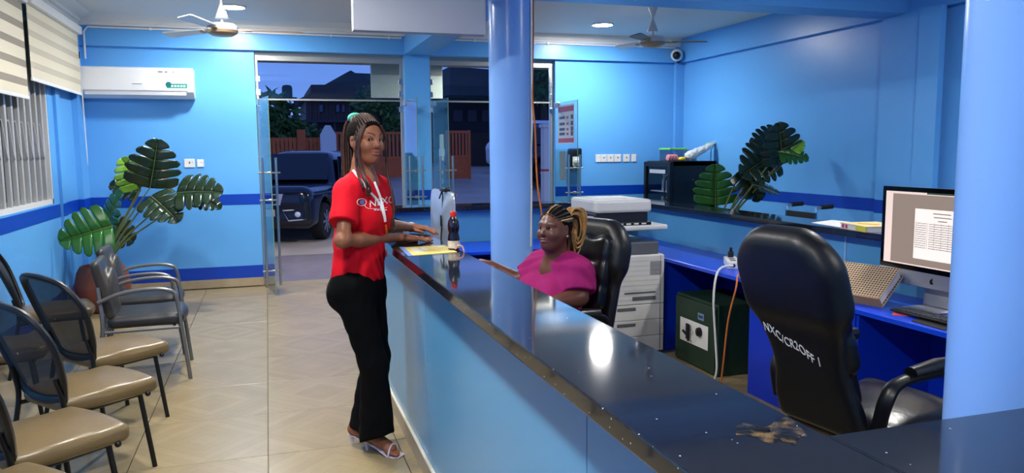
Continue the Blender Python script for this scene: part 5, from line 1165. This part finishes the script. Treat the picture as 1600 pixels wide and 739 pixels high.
def braid(P, r_, m, name, parent, n=6, tw=55.0):
    """tube with the knotted width of a plait"""
    Q = bez(P, n); L = 0; rr = []
    for i, p in enumerate(Q):
        if i: L += (p-Q[i-1]).length
        rr.append(r_*(1+.22*math.sin(L*tw*10))*(1 if i < len(Q)*.9 else .75))
    g = G(); g.tube(Q, rr, 6); return obj(name, g, m, parent)
NP = lambda v: np.array(v, float)
# ---------------------------------------------------------------- standing woman
org1 = NP((.47, 4.06, 0)); A1 = frame3(-38); f1, l1 = A1[:, 0], A1[:, 1]; Zv = NP((0, 0, 1))
SK1 = (140, 88, 62)
Hc = NP(oq(572, 221, 4.10)); AH = frame3(-62, R(1), R(-3)); hs = 1.01
Nk = NP((.484, 4.145, 1.475)); SR = Nk-l1*.155+NP((0, 0, -.062)); SL = Nk+l1*.155+NP((0, 0, -.062))
ER = NP(oq(535, 376, 3.875)); WR = NP(oz(624, 371, CT+.031)); EL = NP((.645, 4.40, 1.20)); WL = NP(oz(643, 355, CT+.034))
F = Field(); W1 = head(F, Hc, AH, hs)
F.cap(W1(-.034, 0, -.055), Nk+NP((0, 0, -.03))-f1*.01, .044, .050, k=.03); F.cap(W1(-.04, 0, -.11), Nk+NP((0, 0, -.055)), .044, .075, k=.03)
F.cap(Nk+NP((-.0, 0, -.07)), NP((.445, 4.14, 1.05)), .10, .10, k=.06, M=A1, sc=(.75, 1.25, 1)); F.cap(SR, SL, .045, k=.05); F.cap(NP((.44, 4.14, 1.05)), NP((.44, 4.13, .90)), .11, .13, k=.05, M=A1, sc=(.8, 1.1, 1))
limb(F, [SR, ER, WR], [.043, .034, .024]); F.cap(ER*.75+WR*.25, ER*.5+WR*.5, .036, .031, k=.03); limb(F, [SL, EL, WL], [.046, .038, .026])
dR = NP(oz(676, 375, CT+.012))-WR; dR[2] = -.09*np.linalg.norm(dR)
hand(F, WR, dR, (0, 0, 1), (0, 1, 0), 1.08, .08, (.06, .05, .06, .08), .75)
dL = NP(oz(676, 361, CT+.012))-WL; dL[2] = -.08*np.linalg.norm(dL)
hand(F, WL, dL, (0.1, -.1, 1), (0, -1, 0), 1.08, .08, (.16, .16, .16, .18), .9)
toeR = NP((.612, 3.935, .0)); toeL = NP((.575, 4.085, 0)); dF = ang(-43); dFL = ang(-30)
KR, KL = NP((.492, 3.99, .50)), NP((.525, 4.155, .50))
def foot(F, toe, d, knee, hip):
    t = NP((-d[1], d[0], 0)); heel = toe-d*.205+Zv*.088; ball = toe-d*.062+Zv*.034; ank = heel+d*.035+Zv*.062
    F.cap(heel, ball, .029, .026, k=.02); F.cap(ball-t*.018, ball+t*.018, .022, .021, k=.02); F.cap(heel+Zv*.02+d*.02, ball-d*.03+Zv*.03, .024, .018, k=.03); limb(F, [ank, ank*.6+knee*.4, knee, hip], [.031, .046, .055, .075], .03); F.cap(heel+Zv*.01, ank, .03, .033, k=.03)
    for i, (y, L) in enumerate(((.030, .058), (.013, .057), (-.001, .050), (-.014, .043), (-.026, .034))):
        b = ball+t*y*(1 if d is dF else -1)*(-1)+NP((0, 0, -.008)); F.cap(b, b+d*L+NP((0, 0, -.008)), .0105 if i == 0 else .0075, .0092 if i == 0 else .0066, k=.0015)
    return heel, ball, ank, t
hipR, hipL = NP((.395, 4.05, .90)), NP((.49, 4.18, .90))
hR = foot(F, toeR, dF, KR, hipR); hL = foot(F, toeL, dFL, KL, hipL)
SKM = mat('skin_standing_woman', SK1, .42, spec=.4, attr='tint')
P1 = sdf_obj('person', F, .0034, SKM, None, relax=1, org=org1, color=head_color(Hc, AH, hs, SK1, (146, 82, 72))); P1.location = org1
tag(P1, 'standing woman in red T-shirt and black trousers with hands on the counter', 'person')
eyes(Hc, AH, hs, P1, org1, (1, -.45, -.02))
# T-shirt
def wr(V, a): return a*(np.sin(V[:, 2]*46+7*np.sin(V[:, 0]*13+V[:, 1]*9))*np.sin(V[:, 0]*31+V[:, 1]*23+V[:, 2]*12))
F = Field()
F.cap((.470, 4.145, 1.36), (.460, 4.145, 1.16), .150, .148, k=.05, M=A1, sc=(.70, 1, 1))
conecut(F, (.460, 4.145, 1.2), (.440, 4.135, .938), .146, .176, .05, M=A1, sc=(.76, 1, 1), plane=(0, 0, -1))
F.cap(SR+NP((0, 0, -.005)), SL+NP((0, 0, -.005)), .062, k=.06); F.cap(SR+l1*.09+NP((0, 0, .045)), SL-l1*.09+NP((0, 0, .045)), .052, k=.05)
for q in (-1, 1): F.ell(NP((.47, 4.145, 1.275))+f1*.082+l1*q*.068, (.062, .075, .078), k=.05, M=A1)
conecut(F, SR, SR*.34+ER*.66+NP((-.006, 0, 0)), .070, .074, .04, plane=(ER-SR)); conecut(F, SL, SL*.36+EL*.64, .068, .072, .04, plane=(EL-SL))
F.cap(Nk+NP((0, 0, .01)), Nk+NP((0, 0, .12)), .062, .07, k=.008, op='-'); F.ell(Nk+f1*.045+NP((0, 0, .012)), .042, k=.01, op='-')
F.post = lambda P, d: d+wr(P, .0055)*np.clip((1.32-P[:, 2])*6, .25, 1)
REDM = mat('tshirt_red', (204, 8, 30), .8, spec=.2, bump=(240, .08))
shirt = sdf_obj('t_shirt', F, .0055, REDM, P1, relax=2, org=org1)
# trousers
F = Field()
F.ell((.437, 4.13, .895), (.122, .166, .14), k=.05, M=A1); F.cap((.437, 4.13, .93), (.437, 4.13, .985), .135, k=.04, M=A1, sc=(.82, 1.08, 1)); F.ell(NP((.428, 4.13, .86))-f1*.055, (.09, .145, .10), k=.05, M=A1)
hemR = NP((.505, 4.028, .088)); hemL = NP((.465, 4.165, .085))
F.cap(hipR, KR, .098, .074, k=.05); F.cap(hipL, KL, .098, .074, k=.05)
conecut(F, KR, hemR, .076, .105, .03, plane=(.25, -.35, -1), M=frame3(-43), sc=(1, .80, 1)); conecut(F, KL, hemL, .076, .105, .03, plane=(-.3, 0, -1), M=frame3(-30), sc=(1, .80, 1))
F.post = lambda P, d: d+wr(P, .0028)
trs = sdf_obj('trousers', F, .0065, mat('trousers_black', (8, 8, 10), .9, spec=.12), P1, relax=2, org=org1)
# lilac sandals
SAND = mat('sandal_lilac', (206, 192, 206), .35)
for (heel, ball, ank, t), toe, d in ((hR, toeR, dF), (hL, toeL, dFL)):
    cen = [heel-d*.03+Zv*-.026, heel+d*.01+Zv*-.028, heel*.55+ball*.45+Zv*-.028, ball+Zv*-.027, toe-d*.02+NP((0, 0, .007)), toe+d*.010+NP((0, 0, .009))]; wd = [.020, .028, .026, .042, .042, .026]
    rows = []
    for c, w_ in zip(cen, wd): c = c-org1; rows.append([Vector(c-t*w_), Vector(c+t*w_), Vector(c+t*w_-Zv*.007), Vector(c-t*w_-Zv*.007)])
    g = G(); g.grid(rows, wrap=True); g.f += [(3, 2, 1, 0), tuple(len(g.v)-4+k for k in range(4))]; sd = obj('sandal', g, SAND, P1, smooth=False, bevel=.002)
    hp_ = heel-d*.012-org1; g = G(); g.tube([hp_+Zv*-.03, NP((hp_[0], hp_[1], .0))], [.013, .005], 10); obj('stiletto_heel', g, SAND, sd)
    b = ball+d*.012-org1; g = G(); g.tube([b+t*(.041*math.cos(a))+Zv*(-.026+.052*math.sin(a)) for a in [PI*k/10 for k in range(11)]], .0085, 8, sx=.5); obj('toe_strap', g, SAND, sd)
    a_ = ank+Zv*.0-org1; g = G(); g.tube([a_+d*(.036*math.cos(a))+t*(.036*math.sin(a))-Zv*.012 for a in [2*PI*k/20 for k in range(20)]], .006, 6, closed=True); obj('ankle_strap', g, SAND, sd)
# print, lanyard and wristwear
pj = Proj(shirt, org1); WP = mat('print_white', (236, 232, 232), .7); WPB = mat('print_blue', (96, 132, 196), .7)
def on_shirt(name, polys, m, off, parent=shirt):
    g = G()
    for poly in polys:
        P_ = [pj.at(x, y, off) for x, y in poly]
        if any(p is None for p in P_): continue
        g.add(P_, [tuple(range(len(P_)))])
    if g.v: o = obj(name, g, m, parent, smooth=False); 
    if g.v and len(polys) > 1: o['kind'] = 'stuff'
tg = text_geo('NEXC', 17); a = R(-6)
tx = [(596+p[0]*.86*math.cos(a)-p[1]*math.sin(a)*-1*.3, 315.5-p[0]*.20-p[1]*.95) for p in tg.v]
on_shirt('chest_lettering', [[tx[i] for i in f_] for f_ in tg.f], WP, .0032)
def ell_px(cx, cy, rx, ry, n=18): return [(cx+rx*math.cos(2*PI*k/n), cy+ry*math.sin(2*PI*k/n)) for k in range(n)]
P_ = [pj.at(x, y, .003) for x, y in ell_px(564.5, 316, 7.2, 5.6)]
g = G(); g.tube([p for p in P_ if p], .0016, 5, closed=True); obj('logo_outline', g, WP, shirt)
on_shirt('logo_figure', [[(561, 317), (562, 313.5), (565, 312.5), (569, 313.5), (568, 317), (566, 319.5), (563, 319)]], WPB, .0032)
P_ = [pj.at(x, y, .003) for x, y in ((569, 320), (571, 324), (575, 326), (585, 326.5), (596, 326), (604, 324.5))]
g = G(); g.tube([p for p in P_ if p], .0014, 5); obj('logo_underline', g, WP, shirt)
P_ = [(584+k*4.2, 327.5) for k in range(5)]; on_shirt('small_print', [[(x, y), (x+3, y-.2), (x+3, y+1.6), (x, y+1.8)] for x, y in P_], WP, .0032)
LAN = mat('lanyard_white', (232, 232, 234), .6)
def strand(px):
    n = 6; Q = []
    for (x0, y0), (x1, y1) in zip(px[:-1], px[1:]):
        for k in range(n): Q.append((x0+(x1-x0)*k/n, y0+(y1-y0)*k/n))
    return [p for p in [pj.at(x, y, .0055) for x, y in Q+[px[-1]]] if p is not None]
lan = bpy.data.objects.new('lanyard', None); COL.objects.link(lan); lan.parent = P1; lan['label'] = 'white lanyard with an orange clip'
for i, px in enumerate(([(549, 263), (558, 276), (572, 294), (586, 310), (594, 322), (599, 338), (601, 346)], [(579, 272), (585, 288), (592, 306), (597, 324), (600, 338), (601, 346)])):
    ribbon(strand(px), .012, .0015, LAN, 'strap', lan, (1, 0, 0))
Q = strand([(602, 350), (603, 362)]); 
if len(Q) > 2: ribbon(Q, .010, .006, mat('clip_orange', (238, 110, 40), .4), 'clip', lan, (1, 0, 0))
Q = strand([(602, 391), (602, 400), (604, 409)])
if len(Q) > 2: ribbon(Q, .007, .004, mat('tassel_red', (220, 40, 40), .6), 'tassel', lan, (1, 0, 0))
dw = (WL-EL)/np.linalg.norm(WL-EL); u = np.cross(dw, Zv); u /= np.linalg.norm(u); v = np.cross(u, dw)
g = G(); c = WL-dw*.012-org1; g.tube([c+u*.029*math.cos(a)+v*.028*math.sin(a) for a in [2*PI*k/24 for k in range(24)]], .0042, 6, closed=True); o = obj('bracelet', g, mat('bracelet_pale', (226, 220, 214), .3), P1)
# hair: braids drawn to a mint scrunchie on the crown, loose plaits beside the face
HAIR1 = mat('braids_dark_brown', (26, 17, 14), .55, noise=(60, .7), col2=(74, 40, 25)); HAIRC = mat('scalp_hair_black', (16, 11, 9), .85, spec=.1, bump=(90, .4)); HAIRA = mat('braids_auburn', (70, 38, 24), .5, noise=(70, .6), col2=(34, 20, 15))
F = Field(); F.ell(W1(-.020, 0, .040), NP((.104, .083, .098))*hs, M=AH); F.ell(W1(.112, 0, -.015), NP((.095, .078, .098))*hs, k=.012, op='-', M=AH); F.cap(W1(.02, -.1, -.085), W1(.02, .1, -.085), .055*hs, k=.01, op='-'); F.ell(W1(-.012, -.090, -.010), NP((.028, .026, .034))*hs, k=.008, op='-', M=AH); F.ell(W1(-.012, .090, -.010), NP((.028, .026, .034))*hs, k=.008, op='-', M=AH)
hair = sdf_obj('hair', F, .005, HAIRC, P1, relax=1, org=org1)
LO = lambda x, y, z: Vector(W1(x, y, z)-org1)
crown = (-.085, -.01, .118)
rnd = random.Random(5)
for k in range(25):           # cornrow braids from the hairline back to the crown
    a = -2.0+4.0*k/24; y0 = .084*math.sin(a); x0 = .006+.070*math.cos(a)*.95; z0 = .072+.032*math.cos(a)-.075*abs(math.sin(a))**3
    c2 = NP(((x0+crown[0])*.5-.01, y0*.80, max(z0, .10)*.5+.085)); 
    q = (c2-NP((-.02, 0, .04)))/NP((.109, .088, .104)); n_ = np.linalg.norm(q); c2 = NP((-.02, 0, .04))+q/n_*NP((.109, .088, .104))
    p1_ = NP((x0, y0, z0)); q1 = (p1_-NP((-.02, 0, .04)))/NP((.107, .086, .102)); p1_ = NP((-.02, 0, .04))+q1/np.linalg.norm(q1)*NP((.107, .086, .102))
    braid([LO(*p1_), LO(*((p1_+c2)/2*1.0+NP((0, 0, .006)))), LO(*c2), LO(crown[0]+rnd.uniform(-.01, .01), crown[1]+rnd.uniform(-.015, .015), crown[2]-.008)], .0058, HAIRA if k % 3 == 0 else HAIR1, 'braid', hair, 5)
for k in range(20):           # ponytail falling behind the ear to the back of the shoulder
    y = -.060+.105*(k % 10)/9; b = -.092-.022*(k//10)+rnd.uniform(-.008, .008); zl = -.235+rnd.uniform(-.05, .05)
    braid([LO(crown[0], y*.25, crown[2]+.012), LO(-.118, y*.7, .10), LO(b-.022, y, .0), LO(b-.012, y*1.05, -.12), LO(b+.008+rnd.uniform(-.01, .01), y*1.1-.005, zl)], .0068, HAIRA if k % 4 == 0 else HAIR1, 'braid', hair, 5)
for k, pts in enumerate(([(.058, -.052, .078), (.052, -.080, .02), (.042, -.083, -.06), (.052, -.070, -.15), (.085, -.060, -.21), (.088, -.05, -.27)], [(.062, -.046, .080), (.060, -.076, .015), (.052, -.080, -.07), (.064, -.066, -.16), (.098, -.05, -.22), (.094, -.035, -.265)], [(.05, -.058, .074), (.044, -.084, .01), (.03, -.084, -.08), (.044, -.08, -.17), (.078, -.075, -.225), (.074, -.07, -.262)],
                         [(.064, .045, .082), (.064, .080, .02), (.052, .090, -.07), (.056, .098, -.17), (.080, .105, -.26), (.102, .105, -.36), (.10, .095, -.42)], [(.058, .052, .078), (.058, .086, .0), (.046, .096, -.09), (.048, .108, -.19), (.075, .118, -.28), (.09, .118, -.35)])):
    braid([LO(*p) for p in pts], .0062, HAIRA if k % 2 else HAIR1, 'loose_plait', hair, 6)
for pts in (((.088, -.048, -.25), (.092, -.045, -.285)), ((.10, .098, -.40), (.104, .095, -.44)), ((.088, .118, -.335), (.094, .118, -.37))):
    for q in range(3): g = G(); g.tube(bez([LO(pts[0][0]+.008*math.cos(q*2.1+t), pts[0][1]+.008*math.sin(q*2.1+t), pts[0][2]+(pts[1][2]-pts[0][2])*t/6) for t in range(7)], 3), .0036, 5); obj('curled_end', g, HAIRA, hair)
g = G(); cc = W1(*crown)-org1
for k in range(14):
    a = 2*PI*k/14; d = AH@NP((.5*math.cos(a), math.sin(a), .5*math.cos(a))); g.sphere(tuple(cc+d*.026+AH@NP((-.004, 0, .008))), (.016, .016, .014), 8, 6)
obj('scrunchie', g, mat('scrunchie_mint', (90, 206, 176), .7, noise=(80, .4)), hair)['kind'] = 'stuff'
# ---------------------------------------------------------------- seated woman
A2 = frame3(202); f2, l2 = A2[:, 0], A2[:, 1]; org2 = NP((1.50, 4.08, 0.0)); SK2 = (98, 60, 46)
Hc2 = NP(oq(866, 359, 4.02)); AH2 = frame3(211, R(6), R(2)); hs2 = 1.0
N2 = NP(oq(873, 404, 4.06)); SL2 = N2+l2*.165+NP((0, 0, -.065)); SR2 = N2-l2*.165+NP((0, 0, -.06)); PV = NP((1.53, 4.10, .60))
EL2 = NP(oq(905, 464, 3.86)); WL2 = EL2+NP((-.235, -.02, -.035)); ER2 = NP(oq(816, 440, 4.28)); WR2 = NP(oq(768, 415, 4.36))
F = Field(); W2 = head(F, Hc2, AH2, hs2, .014, .0044)
F.cap(W2(-.022, 0, -.06), N2+NP((0, 0, -.03)), .055, .062, k=.03); F.cap(W2(.0, 0, -.085), N2+f2*.03+NP((0, 0, -.04)), .048, .062, k=.03)
F.cap(N2+NP((0, 0, -.10)), PV+NP((0, 0, .12)), .112, .13, k=.06, M=A2, sc=(.85, 1.15, 1)); F.cap(PV+NP((0, 0, .12)), PV, .14, .13, k=.05, M=A2, sc=(.9, 1.15, 1)); F.cap(SL2, SR2, .055, k=.06); F.ell(N2+f2*.05+NP((0, 0, -.10)), (.075, .10, .085), k=.06, M=A2)
limb(F, [SL2, EL2, WL2], [.058, .048, .031]); limb(F, [SR2, ER2, WR2], [.056, .044, .029]); F.cap(EL2*.8+WL2*.2, EL2*.5+WL2*.5, .05, .042, k=.03)
hand(F, WL2, (-1, .1, -.15), (0, 0, 1), (0, 1, 0), 1.0, .08, (.15, .15, .15, .15))
hand(F, WR2, NP(oq(744, 407, 4.42))-WR2, (0, 0, 1), (0, -1, 0), .95, .08, (.25, .25, .25, .25))
for q in (-1, 1):
    hp2 = PV+l2*q*.10; kn = hp2+f2*.40+NP((0, 0, .0)); an = kn+f2*.02+NP((0, 0, -.50)); limb(F, [hp2, kn, an], [.085, .065, .042], .04); F.cap(an+NP((0, 0, -.05)), an+f2*.15+NP((0, 0, -.065)), .036, .028, k=.03)
SKM2 = mat('skin_seated_woman', SK2, .36, spec=.45, attr='tint')
P2 = sdf_obj('person', F, .0036, SKM2, None, relax=1, org=org2, color=head_color(Hc2, AH2, hs2, SK2, (112, 62, 60))); P2.location = org2
tag(P2, 'seated woman in a magenta top in the tufted leather chair', 'person'); eyes(Hc2, AH2, hs2, P2, org2, (1, -.1, .05))
F = Field()
F.cap(N2+NP((0, 0, -.13)), PV+NP((0, 0, .16)), .158, .175, k=.06, M=A2, sc=(.86, 1.12, 1)); conecut(F, PV+NP((0, 0, .2)), PV+NP((0, 0, -.06)), .165, .185, .05, M=A2, sc=(.92, 1.08, 1), plane=(0, 0, -1))
F.cap(SL2, SR2, .072, k=.07); F.cap(SL2-l2*.08+NP((0, 0, .045)), SR2+l2*.08+NP((0, 0, .045)), .058, k=.06)
for q in (-1, 1): F.ell(N2+f2*.125+l2*q*.085+NP((0, 0, -.21)), (.085, .095, .095), k=.06, M=A2)
conecut(F, SL2, SL2*.22+EL2*.78+NP((0, 0, .0)), .083, .098, .05, plane=(EL2-SL2)); conecut(F, SR2, SR2*.3+ER2*.7, .078, .088, .05, plane=(ER2-SR2))
F.cap(N2+NP((0, 0, .02)), N2+NP((0, 0, .14)), .064, .08, k=.01, op='-'); F.cap(N2+f2*.085+NP((0, 0, .03)), N2+f2*.155+NP((0, 0, -.10)), .046, .003, k=.006, op='-')
F.post = lambda P, d: d+wr(P, .0045)
top2 = sdf_obj('scrub_top', F, .006, mat('scrub_magenta', (146, 26, 94), .8, spec=.2, bump=(220, .08)), P2, relax=2, org=org2)
F = Field()
for q in (-1, 1):
    hp2 = PV+l2*q*.10; kn = hp2+f2*.40; an = kn+f2*.02+NP((0, 0, -.42)); limb(F, [hp2, kn], [.105, .085], .05); conecut(F, kn, an, .085, .08, .04, plane=(0, 0, -1))
F.cap(PV-l2*.08, PV+l2*.08, .12, k=.05)
sdf_obj('scrub_trousers', F, .009, mat('scrub_magenta'), P2, relax=2, org=org2)
F = Field(); F.ell(W2(-.022, 0, .040), NP((.103, .081, .095))*hs2, M=AH2); F.ell(W2(.110, 0, -.02), NP((.098, .078, .100))*hs2, k=.012, op='-', M=AH2); F.cap(W2(.02, -.1, -.085), W2(.02, .1, -.085), .062, k=.01, op='-')
for q in (-1, 1): F.ell(W2(-.012, q*.088, -.012), NP((.030, .026, .036)), k=.008, op='-', M=AH2)
hair2 = sdf_obj('hair', F, .005, mat('cornrows_black', (16, 12, 11), .85, spec=.1, bump=(80, .5)), P2, relax=1, org=org2)
LO2 = lambda x, y, z: Vector(W2(x, y, z)-org2); BLO = mat('braids_blonde', (186, 140, 74), .45, noise=(70, .5), col2=(130, 90, 44)); BDK = mat('braids_black', (32, 24, 20), .5)
for k in range(15):
    a = -1.4+2.8*k/14; p1_ = NP((-.02+.10*math.cos(a)*.9, .082*math.sin(a), .088-.045*abs(math.sin(a)))); q1 = (p1_-NP((-.022, 0, .04)))/NP((.106, .084, .098)); p1_ = NP((-.022, 0, .04))+q1/np.linalg.norm(q1)*NP((.106, .084, .098))
    m_ = (p1_+NP((-.115, 0, .055)))/2; q1 = (m_-NP((-.022, 0, .04)))/NP((.108, .086, .10)); m_ = NP((-.022, 0, .04))+q1/np.linalg.norm(q1)*NP((.108, .086, .10))
    braid([LO2(*p1_), LO2(*m_), LO2(-.118, p1_[1]*.25, .055)], .0055, BLO if k % 5 == 2 else BDK, 'braid', hair2, 6)
for k in range(26):
    t = k/25; y = -.05+.10*((k*7) % 26)/25; h_ = rnd.uniform(-.02, .03); dp = rnd.uniform(.0, .05); lo_ = -.085+rnd.uniform(-.035, .05)
    braid([LO2(-.108, y*.4, .058), LO2(-.115-dp*.5, y*.8, .098+h_), LO2(-.165-dp, y*1.2, .085+h_), LO2(-.192-dp*.6, y*1.25, .015), LO2(-.178-dp*.4, y*1.1, lo_), LO2(-.145, y, lo_-.02 if k % 3 else lo_+.03), LO2(-.128, y*.8, -.01)], .0056, BLO if k % 5 else BDK, 'braid', hair2, 5)
g = G(); g.sphere(tuple(LO2(-.006, .090, -.034)), .0065, 10, 7); obj('ear_stud', g, mat('stud_silver', (226, 226, 230), .15, .6), P2)
